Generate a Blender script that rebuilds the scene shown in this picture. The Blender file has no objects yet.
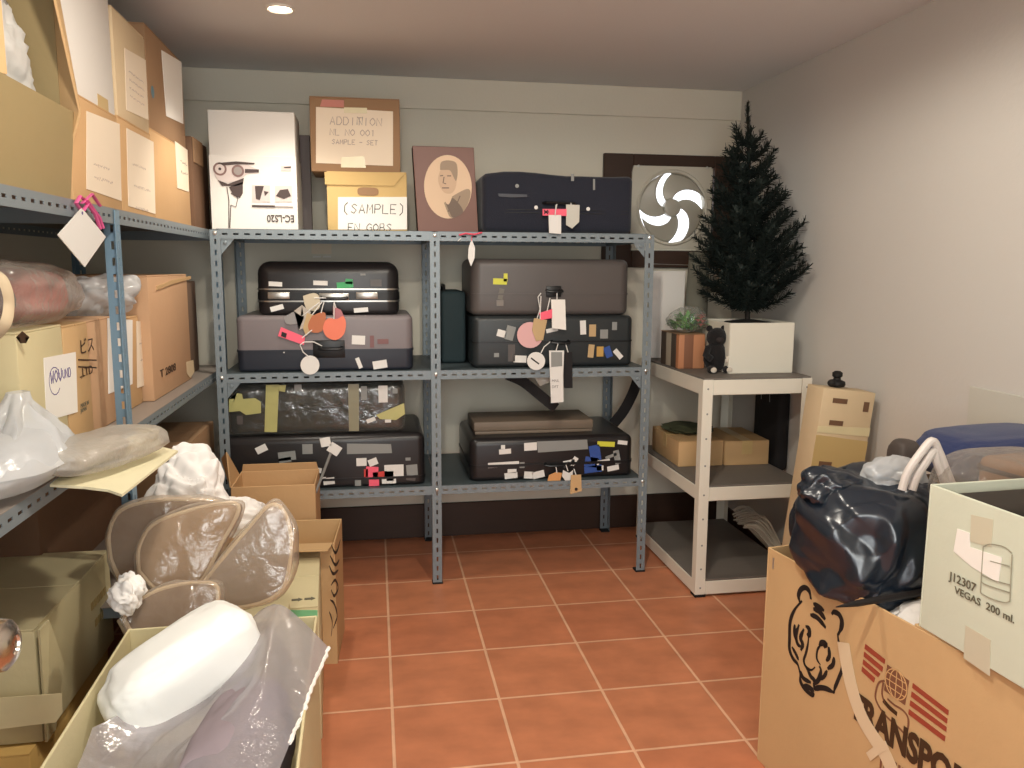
import bpy, bmesh, math, random
from math import sin, cos, pi, radians, atan2, sqrt
from mathutils import Vector, Matrix, noise, Euler
random.seed(7)
C = bpy.context.scene.collection
sc = bpy.context.scene

# ---------------------------------------------------------------- camera numbers (fitted on the 0.33 m floor tiles)
CF = 806.64; YAW = .168433; PITCH = .144327; ROLL = .005087
CP = Vector((-.02885, -1.98948, 1.33238))
_fw = Vector((sin(YAW)*cos(PITCH), cos(YAW)*cos(PITCH), -sin(PITCH)))
_r0 = Vector((cos(YAW), -sin(YAW), 0)); _u0 = _r0.cross(_fw)
_rt = _r0*cos(ROLL) + _u0*sin(ROLL); _up = _u0*cos(ROLL) - _r0*sin(ROLL)
def ray(px, py): return _fw + _rt*((px-512)/CF) + _up*((384-py)/CF)
def aY(px, py, y): d = ray(px, py); return CP + d*((y-CP.y)/d.y)
def aX(px, py, x): d = ray(px, py); return CP + d*((x-CP.x)/d.x)
def aZ(px, py, z): d = ray(px, py); return CP + d*((z-CP.z)/d.z)
def depth(p): return (Vector(p)-CP).dot(_fw)

# ---------------------------------------------------------------- materials
def lin(c): return tuple(((v/255)/12.92 if v/255 <= .04045 else ((v/255+.055)/1.055)**2.4) for v in c) + (1,)
_mats = {}
def mat(name, rgb, rough=.65, metal=0.0, var=.0, vscale=8.0, bump=0.0, bscale=60.0, spec=.4, emit=None, estr=0, aniso=None, sheen=0):
    if name in _mats: return _mats[name]
    m = bpy.data.materials.new(name); m.use_nodes = True
    nt = m.node_tree; b = nt.nodes['Principled BSDF']; L = nt.links.new
    c = lin(rgb)
    b.inputs['Base Color'].default_value = c; b.inputs['Roughness'].default_value = rough
    b.inputs['Metallic'].default_value = metal; b.inputs['Specular IOR Level'].default_value = spec
    if sheen: b.inputs['Sheen Weight'].default_value = sheen
    tc = nt.nodes.new('ShaderNodeTexCoord')
    src = tc.outputs['Object']
    if aniso:
        mp = nt.nodes.new('ShaderNodeMapping'); mp.inputs['Scale'].default_value = aniso; L(src, mp.inputs['Vector']); src = mp.outputs['Vector']
    if var:
        n = nt.nodes.new('ShaderNodeTexNoise'); n.inputs['Scale'].default_value = vscale; n.inputs['Detail'].default_value = 4
        L(src, n.inputs['Vector'])
        mx = nt.nodes.new('ShaderNodeMix'); mx.data_type = 'RGBA'
        mx.inputs['A'].default_value = tuple(max(0, v*(1-var)) for v in c[:3])+(1,)
        mx.inputs['B'].default_value = tuple(min(1, v*(1+var)) for v in c[:3])+(1,)
        L(n.outputs['Fac'], mx.inputs['Factor']); L(mx.outputs['Result'], b.inputs['Base Color'])
    if bump:
        n = nt.nodes.new('ShaderNodeTexNoise'); n.inputs['Scale'].default_value = bscale; n.inputs['Detail'].default_value = 5
        L(src, n.inputs['Vector'])
        bp = nt.nodes.new('ShaderNodeBump'); bp.inputs['Strength'].default_value = bump; bp.inputs['Distance'].default_value = .01
        L(n.outputs['Fac'], bp.inputs['Height']); L(bp.outputs['Normal'], b.inputs['Normal'])
    if emit:
        b.inputs['Emission Color'].default_value = lin(emit); b.inputs['Emission Strength'].default_value = estr
    _mats[name] = m; return m

def film(name, tint=(255,255,255), clear=.8, haze=(220,220,220), rough=.12, bump=.5, bscale=18, gloss=1.0):
    """thin clear plastic: mostly see-through, a little milky, with a glossy coat"""
    if name in _mats: return _mats[name]
    m = bpy.data.materials.new(name); m.use_nodes = True; nt = m.node_tree; L = nt.links.new
    nt.nodes.remove(nt.nodes['Principled BSDF']); out = nt.nodes['Material Output']
    tr = nt.nodes.new('ShaderNodeBsdfTransparent'); tr.inputs['Color'].default_value = lin(tint)
    df = nt.nodes.new('ShaderNodeBsdfDiffuse'); df.inputs['Color'].default_value = lin(haze)
    tl = nt.nodes.new('ShaderNodeBsdfTranslucent'); tl.inputs['Color'].default_value = lin(haze)
    gl = nt.nodes.new('ShaderNodeBsdfGlossy'); gl.inputs['Roughness'].default_value = rough
    n = nt.nodes.new('ShaderNodeTexNoise'); n.inputs['Scale'].default_value = bscale; n.inputs['Detail'].default_value = 6
    tc = nt.nodes.new('ShaderNodeTexCoord'); L(tc.outputs['Object'], n.inputs['Vector'])
    bp = nt.nodes.new('ShaderNodeBump'); bp.inputs['Strength'].default_value = bump; bp.inputs['Distance'].default_value = .03
    L(n.outputs['Fac'], bp.inputs['Height'])
    for s in (df, gl): L(bp.outputs['Normal'], s.inputs['Normal'])
    m0 = nt.nodes.new('ShaderNodeMixShader'); m0.inputs[0].default_value = .4; L(df.outputs[0], m0.inputs[1]); L(tl.outputs[0], m0.inputs[2])
    m1 = nt.nodes.new('ShaderNodeMixShader'); m1.inputs[0].default_value = clear
    lw = nt.nodes.new('ShaderNodeLayerWeight'); lw.inputs['Blend'].default_value = .35; L(bp.outputs['Normal'], lw.inputs['Normal'])
    mc = nt.nodes.new('ShaderNodeMapRange'); mc.inputs['To Min'].default_value = clear; mc.inputs['To Max'].default_value = clear*.5; L(lw.outputs['Facing'], mc.inputs['Value']); L(mc.outputs[0], m1.inputs[0]); L(m0.outputs[0], m1.inputs[1]); L(tr.outputs[0], m1.inputs[2])
    pw = nt.nodes.new('ShaderNodeMath'); pw.operation = 'POWER'; pw.inputs[1].default_value = 3.0; L(lw.outputs['Facing'], pw.inputs[0])
    mu = nt.nodes.new('ShaderNodeMath'); mu.operation = 'MULTIPLY_ADD'; mu.inputs[1].default_value = .30*gloss; mu.inputs[2].default_value = .055*gloss; L(pw.outputs[0], mu.inputs[0])
    m2 = nt.nodes.new('ShaderNodeMixShader'); L(mu.outputs[0], m2.inputs[0]); L(m1.outputs[0], m2.inputs[1]); L(gl.outputs[0], m2.inputs[2])
    L(m2.outputs[0], out.inputs['Surface'])
    _mats[name] = m; return m

# ---------------------------------------------------------------- objects
MW = {}                                             # world matrix of every object made here
def M_at(loc, rz=0.0): return Matrix.Translation(Vector(loc)) @ Matrix.Rotation(rz, 4, 'Z')
def tag(o, label, cat, group=None, kind=None):
    if label: o['label'] = label
    if cat: o['category'] = cat
    if group: o['group'] = group
    if kind: o['kind'] = kind
    return o
def thing(name, label, cat, loc=(0,0,0), rz=0.0, group=None):
    o = bpy.data.objects.new(name, None); o.empty_display_size = .05; C.objects.link(o)
    o.matrix_world = M_at(loc, rz); MW[o.name] = M_at(loc, rz)
    return tag(o, label, cat, group)

class MB:
    """collects geometry in world space; build() links it as one mesh object"""
    def __init__(s, M=None): s.bm = bmesh.new(); s.M = M or Matrix.Identity(4)
    def merge(s, t, M=None):
        M = s.M @ M if M else s.M
        vm = {v: s.bm.verts.new(M @ v.co) for v in t.verts}
        for f in t.faces:
            try: s.bm.faces.new([vm[v] for v in f.verts])
            except ValueError: pass
        t.free(); return s
    def box(s, lo, hi, bev=0.0, seg=2, M=None, only=None):
        t = bmesh.new(); bmesh.ops.create_cube(t, size=1)
        lo, hi = Vector(lo), Vector(hi)
        for v in t.verts: v.co = Vector([lo[i] + (v.co[i]+.5)*(hi[i]-lo[i]) for i in range(3)])
        if bev:
            ed = [e for e in t.edges if only is None or only((e.verts[0].co+e.verts[1].co)/2, (e.verts[1].co-e.verts[0].co).normalized())]
            bmesh.ops.bevel(t, geom=ed, offset=bev, segments=seg, profile=.5, affect='EDGES', clamp_overlap=True)
        return s.merge(t, M)
    def poly(s, pts, normal, thick, M=None):
        """a polygon given a thickness along normal"""
        t = bmesh.new(); n = Vector(normal)
        a = [t.verts.new(Vector(p)) for p in pts]; b = [t.verts.new(Vector(p)+n*thick) for p in pts]
        k = len(pts)
        t.faces.new(list(reversed(a))); t.faces.new(b)
        for i in range(k): t.faces.new([a[i], a[(i+1)%k], b[(i+1)%k], b[i]])
        bmesh.ops.triangulate(t, faces=[f for f in t.faces if len(f.verts) > 4])
        return s.merge(t, M)
    def tube(s, pts, r, n=8, closed=False, M=None, flat=1.0):
        t = bmesh.new(); pts = [Vector(p) for p in pts]; k = len(pts)
        rs = r if isinstance(r, (list, tuple)) else [r]*k
        rings = []; prev = None
        for i, p in enumerate(pts):
            if closed: d = pts[(i+1)%k] - pts[i-1]
            else: d = pts[min(i+1, k-1)] - pts[max(i-1, 0)]
            d = d.normalized() if d.length > 1e-9 else Vector((0,0,1))
            if prev is None:
                a = Vector((0,0,1)) if abs(d.z) < .9 else Vector((1,0,0))
                u = d.cross(a).normalized()
            else:
                u = prev - d*prev.dot(d); u = u.normalized() if u.length > 1e-6 else d.orthogonal().normalized()
            prev = u; w = d.cross(u)
            rings.append([t.verts.new(p + (u*cos(2*pi*j/n) + w*sin(2*pi*j/n)*flat)*rs[i]) for j in range(n)])
        m = k if closed else k-1
        for i in range(m):
            A, B = rings[i], rings[(i+1)%k]
            for j in range(n): t.faces.new([A[j], A[(j+1)%n], B[(j+1)%n], B[j]])
        if not closed: t.faces.new(list(reversed(rings[0]))); t.faces.new(rings[-1])
        return s.merge(t, M)
    def lathe(s, prof, n=24, M=None, cap=True):
        t = bmesh.new(); rings = []
        for r, z in prof:
            rings.append([t.verts.new((max(r,1e-5)*cos(2*pi*j/n), max(r,1e-5)*sin(2*pi*j/n), z)) for j in range(n)])
        for A, B in zip(rings, rings[1:]):
            for j in range(n): t.faces.new([A[j], A[(j+1)%n], B[(j+1)%n], B[j]])
        if cap: t.faces.new(list(reversed(rings[0]))); t.faces.new(rings[-1])
        return s.merge(t, M)
    def grid(s, fn, nu, nv, M=None):
        t = bmesh.new(); g = [[t.verts.new(fn(i/nu, j/nv)) for j in range(nv+1)] for i in range(nu+1)]
        for i in range(nu):
            for j in range(nv): t.faces.new([g[i][j], g[i+1][j], g[i+1][j+1], g[i][j+1]])
        return s.merge(t, M)
    def blob(s, c, rad, R=None, seed=0, amp=.15, freq=2.0, sub=4, sq=1.0, ridge=True, flatb=None):
        """a crumpled lump: an icosphere squared off by sq and creased with noise"""
        t = bmesh.new(); bmesh.ops.create_icosphere(t, subdivisions=sub, radius=1)
        off = Vector((seed*7.3, seed*3.1, seed*5.7)); rs = random.Random(seed*13+1); FD = []
        for i in range(7):
            n_ = Vector((rs.gauss(0,1), rs.gauss(0,1), rs.gauss(0,1))).normalized(); FD.append((n_, .6+.55*i*rs.uniform(.7,1.2), rs.random(), .9/(1+.45*i)))
        for v in t.verts:
            d = v.co.normalized()
            p = Vector([math.copysign(abs(d[i])**sq, d[i]) for i in range(3)])
            q = d*freq + off
            if ridge:
                w_ = Vector((noise.noise(q*.7), noise.noise(q*.7+Vector((9,0,0))), noise.noise(q*.7+Vector((0,9,0)))))*.35
                h = 0
                for n_, k_, f_, a_ in FD: h += a_*(2*abs(((d+w_).dot(n_)*k_*freq*.5 + f_) % 1 - .5)*2 - 1)
                h = h*.42 + .25*noise.noise(q*1.3)
            else: h = noise.fractal(q, 1.0, 2.0, 4)
            p = p*(1 + amp*h)
            if flatb is not None and p.z < flatb: p.z = flatb + (p.z-flatb)*.15
            v.co = Vector([p[i]*rad[i] for i in range(3)])
        M = Matrix.Translation(Vector(c)) @ (R or Matrix.Identity(4))
        return s.merge(t, M)
    def build(s, name, material, parent=None, smooth=35, solid=0, sub=0, label=None, kind=None):
        me = bpy.data.meshes.new(name)
        P = MW[parent.name] if parent else None
        if P is None:
            # a thing that is one mesh: origin at its base
            vs = [v.co for v in s.bm.verts]
            o0 = Vector(((min(v.x for v in vs)+max(v.x for v in vs))/2, (min(v.y for v in vs)+max(v.y for v in vs))/2, min(v.z for v in vs)))
            P = Matrix.Translation(o0); new = P
        else: new = None
        Pi = P.inverted()
        for v in s.bm.verts: v.co = Pi @ v.co
        bmesh.ops.recalc_face_normals(s.bm, faces=s.bm.faces[:])
        s.bm.to_mesh(me); s.bm.free()
        if smooth:
            for p in me.polygons: p.use_smooth = True
            me.set_sharp_from_angle(angle=radians(smooth))
        me.materials.append(material)
        o = bpy.data.objects.new(name, me); C.objects.link(o)
        if parent: o.parent = parent; MW[o.name] = MW[parent.name]
        else: o.matrix_world = P; MW[o.name] = P
        if solid:
            md = o.modifiers.new('thickness', 'SOLIDIFY'); md.thickness = solid; md.offset = 0
        if sub:
            md = o.modifiers.new('smooth', 'SUBSURF'); md.levels = sub; md.render_levels = sub
        if label: o['label'] = label
        if kind: o['kind'] = kind
        return o

class Face:
    """a flat face to put paper, stickers, print and writing on; u right, v up, n out of it"""
    def __init__(s, o, u, v):
        s.o = Vector(o); s.u = Vector(u).normalized(); s.v = Vector(v).normalized(); s.n = s.u.cross(s.v).normalized()
    def at(s, a, b, h=0.0): return s.o + s.u*a + s.v*b + s.n*h
    def px(s, x, y):
        d = ray(x, y); t = (s.o-CP).dot(s.n)/d.dot(s.n); p = CP + d*t - s.o
        return (p.dot(s.u), p.dot(s.v))
    def pxs(s, pts): return [s.px(*p) for p in pts]
def sheet(F, uv, name, m, parent, th=.0012, h=.0003, mb=None, label=None):
    b = mb or MB(); b.poly([F.at(a, c, h) for a, c in uv], F.n, th)
    return b if mb else b.build(name, m, parent, smooth=0, label=label)
def rect(a, b, w, h, ang=0):
    c, s_ = cos(radians(ang)), sin(radians(ang))
    return [(a + x*c - y*s_, b + x*s_ + y*c) for x, y in ((-w/2,-h/2),(w/2,-h/2),(w/2,h/2),(-w/2,h/2))]
def sticker(F, x, y, w, h, ang, m, parent, name='sticker', th=.0012, hh=.0004):
    """a sticker centred on a point of the face, w and h in picture pixels at that distance"""
    a, b = F.px(x, y); k = depth(F.at(a, b))/CF
    return sheet(F, rect(a, b, w*k, h*k, ang), name, m, parent, th, hh)
def ribbon(mb, F, uv, w, h=.0012, th=.0008, taper=False):
    """a drawn stroke: a flat band along a polyline on the face"""
    n = len(uv)
    if n < 2: return
    P = [Vector((a, b)) for a, b in uv]; Lp, Rp = [], []
    for i in range(n):
        d = P[min(i+1, n-1)] - P[max(i-1, 0)]
        d = d.normalized() if d.length > 1e-9 else Vector((1, 0)); q = Vector((-d.y, d.x))
        k = w/2*(1 if not taper else max(.5, min(1, 1.5*sin(pi*(i+.35)/(n-.3)))))
        Lp.append(P[i]+q*k); Rp.append(P[i]-q*k)
    for i in range(n-1):
        mb.poly([F.at(*Lp[i], h), F.at(*Lp[i+1], h), F.at(*Rp[i+1], h), F.at(*Rp[i], h)], F.n, th)
def curve_pts(pts, k=5):
    """Catmull-Rom through the points"""
    out = []
    P = [Vector(p) for p in pts]
    for i in range(len(P)-1):
        a, b, c, d = P[max(i-1,0)], P[i], P[i+1], P[min(i+2, len(P)-1)]
        for j in range(k):
            t = j/k
            out.append(.5*((2*b) + (c-a)*t + (2*a-5*b+4*c-d)*t*t + (3*b-a-3*c+d)*t*t*t))
    out.append(P[-1]); return [tuple(p) for p in out]
def lettering(s, F, a, b, size, m, parent, rot=0, th=.0006, h=.0016, name='lettering', bold=0, align='LEFT', sx=1.0):
    cu = bpy.data.curves.new('writing', 'FONT'); cu.body = s; cu.size = size; cu.align_x = align; cu.resolution_u = 3
    cu.offset = bold*size*.02
    o = bpy.data.objects.new('writing', cu); C.objects.link(o)
    me = bpy.data.meshes.new_from_object(o); bpy.data.objects.remove(o); bpy.data.curves.remove(cu)
    t = bmesh.new(); t.from_mesh(me); bpy.data.meshes.remove(me)
    c_, s_ = cos(radians(rot)), sin(radians(rot))
    for v in t.verts:
        x, y = v.co.x*sx, v.co.y
        v.co = F.at(a + x*c_ - y*s_, b + x*s_ + y*c_, h)
    ex = bmesh.ops.extrude_face_region(t, geom=t.faces[:])
    for v in [g for g in ex['geom'] if isinstance(g, bmesh.types.BMVert)]: v.co += F.n*th
    return MB().merge(t).build(name, m, parent, smooth=0)
# handwriting: strokes on a 4 x 6 grid
HW = {'A':['0,0 2,6 4,0','1,2 3,2'],'B':['0,0 0,6 3,6 3.4,4.6 3,3.2 0,3','3,3.2 4,1.6 3,0 0,0'],'C':['4,5 2,6 0,4 0,2 2,0 4,1'],'D':['0,0 0,6 2.5,6 4,4 4,2 2.5,0 0,0'],
 'E':['4,6 0,6 0,0 4,0','0,3 3,3'],'G':['4,5 2,6 0,4 0,2 2,0 4,1 4,3 2.4,3'],'I':['2,0 2,6'],'K':['0,0 0,6','4,6 0,3 4,0'],'L':['0,6 0,0 4,0'],'M':['0,0 .4,6 2,2 3.6,6 4,0'],
 'N':['0,0 0,6 4,0 4,6'],'O':['2,6 0,4 0,2 2,0 4,2 4,4 2,6'],'P':['0,0 0,6 3,6 4,4.5 3,3 0,3'],'R':['0,0 0,6 3,6 4,4.5 3,3 0,3 4,0'],'S':['4,5 2,6 .3,4.8 3.6,2 2,0 0,1'],
 'T':['0,6 4,6','2,6 2,0'],'U':['0,6 0,2 2,0 4,2 4,6'],'V':['0,6 2,0 4,6'],'W':['0,6 1,0 2,4 3,0 4,6'],'Y':['0,6 2,3 4,6','2,3 2,0'],'(':['3,7 1,5 1,1 3,-1'],')':['1,7 3,5 3,1 1,-1'],
 '0':['2,6 0,4 0,2 2,0 4,2 4,4 2,6'],'1':['1,5 2,6 2,0'],'2':['0,5 2,6 4,4.6 0,0 4,0'],'.':['2,0 2.3,.4'],'-':['0,3 4,3'],'/':['0,0 4,6']}
def handwrite(s, F, a, b, hgt, m, parent, w=.0025, name='handwriting', gap=1.5, slope=0.0, h=.0016, mb=None):
    k = hgt/6; x = a; B = mb or MB()
    for ch in s:
        for st in HW.get(ch, []):
            pts = [tuple(map(float, q.split(','))) for q in st.split()]
            ribbon(B, F, [(x + px_*k*.95 + py_*k*.06, b + py_*k + (x-a)*slope + random.uniform(-.1,.1)*k) for px_, py_ in pts], w, h)
        x += (4+gap)*k*(.95 if ch != ' ' else .8)
    return B if mb else B.build(name, m, parent, smooth=0)
def scribble(F, a, b, w, rows, m, parent, lw=.002, lh=.012, gap=.022, seed=1, name='handwriting'):
    """unreadable pen rows"""
    r = random.Random(seed); B = MB()
    for i in range(rows):
        x = a; y = b - i*gap; end = a + w*r.uniform(.7, 1)
        while x < end:
            n = r.randint(3, 5); L_ = lh*r.uniform(.9, 2.0)
            ribbon(B, F, [(x + L_*j/n, y + r.uniform(0, lh)) for j in range(n+1)], lw)
            x += L_ + lh*.45
    return B.build(name, m, parent, smooth=0)

# ---------------------------------------------------------------- cartons
class Carton:
    """a cardboard box: local frame w (x), d (y), h (z); faces front(-y) right(+x) left(-x) back(+y) top"""
    def __init__(s, name, label, cat, loc, size, rz, m, top='closed', tape=None, flaps=(), group=None, bev=.004, wall=.005, seam='x', tape_len=.06, inner=None, floor_z=None):
        s.w, s.d, s.h = size; s.t = thing(name, label, cat, loc, rz, group); s.M = MW[s.t.name]
        w, d, h = size; M = s.M; X, Yv, Zv = [M.to_3x3() @ Vector(v) for v in ((1,0,0),(0,1,0),(0,0,1))]
        P = lambda x, y, z: M @ Vector((x, y, z))
        s.front = Face(P(0,0,0), X, Zv); s.right = Face(P(w,0,0), Yv, Zv); s.left = Face(P(0,d,0), -Yv, Zv); s.back = Face(P(w,d,0), -X, Zv); s.top = Face(P(0,0,h), X, Yv)
        if top == 'closed':
            s.body = MB(M).box((0,0,0), (w,d,h-.004), bev, 2).build('box_body', m, s.t)
            f = .0015
            if seam == 'x': a = ((.001,.001), (w-.001,d/2-f)); b = ((.001,d/2+f), (w-.001,d-.001))
            else: a = ((.001,.001), (w/2-f,d-.001)); b = ((w/2+f,.001), (w-.001,d-.001))
            for lo, hi in (a, b): MB(M).box((*lo,h-.0045), (*hi,h), .001, 1).build('flap', m, s.t)
            if tape:
                T = MB(M)
                if seam == 'x':
                    T.box((0,d/2-.024,h-.0004), (w,d/2+.024,h+.0006)); 
                    for x in (-.0007, w-.0003): T.box((x,d/2-.024,h-tape_len), (x+.001,d/2+.024,h))
                else:
                    T.box((w/2-.024,0,h-.0004), (w/2+.024,d,h+.0006))
                    for y in (-.0007, d-.0003): T.box((w/2-.024,y,h-tape_len), (w/2+.024,y+.001,h))
                T.build('packing_tape', tape, s.t, smooth=0)
        else:
            B = MB(M); k = wall
            B.box((0,0,0), (w,k,h), .0015, 1).box((0,d-k,0), (w,d,h), .0015, 1).box((0,k,0), (k,d-k,h), .0015, 1).box((w-k,k,0), (w,d-k,h), .0015, 1)
            fz = floor_z or 0
            B.box((k,k,fz), (w-k,d-k,fz+k)); s.body = B.build('box_body', m, s.t)
        for side, ang, L_ in flaps: s.flap(side, ang, L_, m, wall)
        s.m = m
    def flap(s, side, ang, L_, m, k=.005, trim=.004, a0=0.0, a1=1.0):
        """hinged on a top edge; ang = degrees from straight up, outwards"""
        w, d, h = s.w, s.d, s.h; c, sn = cos(radians(ang))*L_, sin(radians(ang))*L_
        e = {'front': ((0,0),(w,0),(0,-1)), 'back': ((w,d),(0,d),(0,1)), 'right': ((w,0),(w,d),(1,0)), 'left': ((0,d),(0,0),(-1,0))}[side]
        A, B_, o = Vector((*e[0],h)), Vector((*e[1],h)), Vector((*e[2],0)); dd = (B_-A).normalized()
        A, B_ = A.lerp(B_, a0), A.lerp(B_, a1)
        q = o*sn + Vector((0,0,c)); n = dd.cross(q).normalized()
        pts = [A+dd*trim, B_-dd*trim, B_-dd*trim*2.5+q, A+dd*trim*2.5+q]
        return MB(s.M).poly([p + n*(-k/2) for p in pts], n, k*.8).build('flap', m, s.t, smooth=0)
# ---------------------------------------------------------------- palette
def kraft(name, rgb, bump=.12): return mat(name, rgb, .72, var=.07, vscale=5, bump=bump, bscale=30, spec=.25)
K_TAN = kraft('cardboard_tan', (196,162,118)); K_PALE = kraft('cardboard_pale', (206,184,150)); K_BROWN = kraft('cardboard_brown', (154,122,92))
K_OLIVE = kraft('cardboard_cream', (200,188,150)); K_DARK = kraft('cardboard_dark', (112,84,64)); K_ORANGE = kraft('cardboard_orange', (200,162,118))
K_GREY = kraft('cardboard_grey', (198,202,184)); K_GOLD = kraft('cardboard_manila', (204,174,118)); K_RUST = kraft('cardboard_ruddy', (192,154,120))
WHITE_CARD = mat('white_card', (226,222,216), .5, var=.02, spec=.35)
PAPER = mat('white_paper', (232,228,222), .75, var=.02, vscale=12)
PAPER_W = mat('cream_paper', (232,216,194), .75, var=.03, vscale=10)
TAPE_TAN = mat('tan_tape', (198,170,118), .3, var=.06, vscale=20); TAPE_CLEAR = mat('pale_tape', (216,204,164), .28, var=.06, vscale=25)
INK = mat('black_ink', (28,24,24), .6); INK_BROWN = mat('brown_ink', (66,44,26), .6); INK_GREY = mat('grey_ink', (120,112,110), .6); INK_RED = mat('red_ink', (150,66,48), .6)
INK_PURPLE = mat('purple_pen', (84,70,130), .6); INK_OLIVE = mat('olive_ink', (96,92,76), .6); INK_FAINT = mat('faint_pen', (176,158,148), .7)
STEEL = mat('grey_painted_steel', (122,132,138), .42, .15, var=.05, vscale=14); STEEL_B = mat('steel_door_light_tint', (118,146,166), .42, .15, var=.05, vscale=14)  # second steel is for the left uprights: door light put into its colour
DECK = mat('shelf_deck_steel', (72,82,86), .45, .1, var=.08, vscale=6); DECK_L = mat('shelf_deck_light', (140,130,122), .45, .1, var=.06, vscale=6)
BOLT = mat('zinc_bolt', (205,205,200), .3, .8); RUBBER = mat('black_rubber', (22,20,20), .7)
IVORY = mat('ivory_powder_coat', (228,224,210), .4, var=.02, vscale=10); GREYBOARD = mat('grey_deck_board', (112,106,100), .6, var=.1, vscale=12, aniso=(1,6,1))
DARKWOOD = mat('dark_stained_wood', (58,40,30), .45, var=.2, vscale=5, aniso=(1,1,8))
PINK = mat('pink_tag_plastic', (240,96,120), .4); RED = mat('red_sticker', (196,60,56), .45); GREEN = mat('green_sticker', (60,160,96), .45); YELLOW = mat('yellow_sticker', (206,206,70), .45)
BLUE = mat('blue_sticker', (50,80,150), .45); GREYST = mat('grey_sticker', (136,138,136), .5); SALMON = mat('salmon_tag', (226,120,92), .5); TANTAG = mat('tan_tag', (186,158,116), .6)
CLEAR = film('clear_plastic_film', (252,250,247), .92, (225,215,205), .1, .5, 22)

# ---------------------------------------------------------------- room
YW, XR, XL, ZC, YF0 = 1.90, 1.77, -1.30, 2.19, -2.35
def struct(name, mb, m, parent=None, smooth=0):
    o = mb.build(name, m, parent, smooth=smooth)
    if not parent: o['kind'] = 'structure'
    return o
# terracotta floor: a 0.33 m tile grid with pale grout
fm = bpy.data.materials.new('terracotta_tiles'); fm.use_nodes = True; nt = fm.node_tree; L = nt.links.new; bs = nt.nodes['Principled BSDF']
geo = nt.nodes.new('ShaderNodeNewGeometry')
br = nt.nodes.new('ShaderNodeTexBrick'); br.offset = 0; br.squash = 1
for k, v in (('Scale',1),('Mortar Size',.0052),('Mortar Smooth',.3),('Bias',0),('Brick Width',.33),('Row Height',.33)): br.inputs[k].default_value = v
br.inputs['Color1'].default_value = lin((196,126,90)); br.inputs['Color2'].default_value = lin((190,118,84)); br.inputs['Mortar'].default_value = lin((224,176,142))
L(geo.outputs['Position'], br.inputs['Vector'])
# each tile carries the same rubbed, darker brush mark
md = nt.nodes.new('ShaderNodeVectorMath'); md.operation = 'MODULO'; ad = nt.nodes.new('ShaderNodeVectorMath'); ad.operation = 'ADD'; ad.inputs[1].default_value = (33,33,0)
md.inputs[1].default_value = (.33,.33,1); L(geo.outputs['Position'], ad.inputs[0]); L(ad.outputs[0], md.inputs[0])
mp = nt.nodes.new('ShaderNodeMapping'); mp.inputs['Rotation'].default_value = (0,0,.75); mp.inputs['Scale'].default_value = (3.2,9,1); L(md.outputs[0], mp.inputs['Vector'])
ns = nt.nodes.new('ShaderNodeTexNoise'); ns.inputs['Scale'].default_value = 1.1; ns.inputs['Detail'].default_value = 3; L(mp.outputs[0], ns.inputs['Vector'])
n2 = nt.nodes.new('ShaderNodeTexNoise'); n2.inputs['Scale'].default_value = 9; n2.inputs['Detail'].default_value = 5; L(geo.outputs['Position'], n2.inputs['Vector'])
ma = nt.nodes.new('ShaderNodeMath'); ma.operation = 'ADD'; L(ns.outputs['Fac'], ma.inputs[0]); L(n2.outputs['Fac'], ma.inputs[1])
rp = nt.nodes.new('ShaderNodeMapRange'); rp.inputs['From Min'].default_value = .75; rp.inputs['From Max'].default_value = 1.3; rp.inputs['To Min'].default_value = .80; rp.inputs['To Max'].default_value = 1.10; L(ma.outputs[0], rp.inputs['Value'])
vm = nt.nodes.new('ShaderNodeVectorMath'); vm.operation = 'SCALE'; L(br.outputs['Color'], vm.inputs[0]); L(rp.outputs[0], vm.inputs['Scale']); L(vm.outputs[0], bs.inputs['Base Color'])
bs.inputs['Roughness'].default_value = .42; bs.inputs['Specular IOR Level'].default_value = .35
bp = nt.nodes.new('ShaderNodeBump'); bp.inputs['Strength'].default_value = .35; bp.inputs['Distance'].default_value = .004; bp.invert = True; L(br.outputs['Fac'], bp.inputs['Height']); L(bp.outputs[0], bs.inputs['Normal'])
struct('floor', MB().box((XL-.1,YF0-2.2,-.06), (XR+.1,YW+.1,0)), fm)

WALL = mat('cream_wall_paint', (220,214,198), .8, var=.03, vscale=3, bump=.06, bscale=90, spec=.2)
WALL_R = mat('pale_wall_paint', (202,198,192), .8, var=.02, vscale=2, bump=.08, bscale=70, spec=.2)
CEIL = mat('ceiling_paint', (226,226,226), .85, var=.02, vscale=2, spec=.15)
f0 = aY(636,170,YW); f1 = aY(708,248,YW)                    # opening behind the fan
wb = MB(); wb.box((XL-.1,YW,0), (f0.x,YW+.1,ZC+.1)).box((f1.x,YW,0), (XR+.1,YW+.1,ZC+.1)).box((f0.x,YW,0), (f1.x,YW+.1,f1.z)).box((f0.x,YW,f0.z), (f1.x,YW+.1,ZC+.1))
struct('wall_back', wb, WALL)
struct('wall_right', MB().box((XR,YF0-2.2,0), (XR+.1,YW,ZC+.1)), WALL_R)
struct('wall_left', MB().box((XL-.1,YF0,0), (XL,YW,ZC+.1)), WALL)
struct('wall_front', MB().box((XL,YF0-.1,0), (-.62,YF0,ZC)).box((.62,YF0-.1,0), (XR,YF0,ZC)).box((-.62,YF0-.1,2.05), (.62,YF0,ZC)), WALL)
struct('ceiling', MB().box((XL,YF0-2.2,ZC), (XR,YW,ZC+.1)), CEIL)
tz = aY(600,116,YW).z
struct('trim_1', MB().box((XL,YW-.014,tz), (XR,YW,ZC), .003, 1), WALL)
struct('baseboard_back', MB().box((XL,YW-.016,0), (XR-.016,YW,.17), .003, 1), DARKWOOD)
struct('baseboard_right', MB().box((XR-.016,YF0,0), (XR,YW,.1), .003, 1), DARKWOOD)

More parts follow.
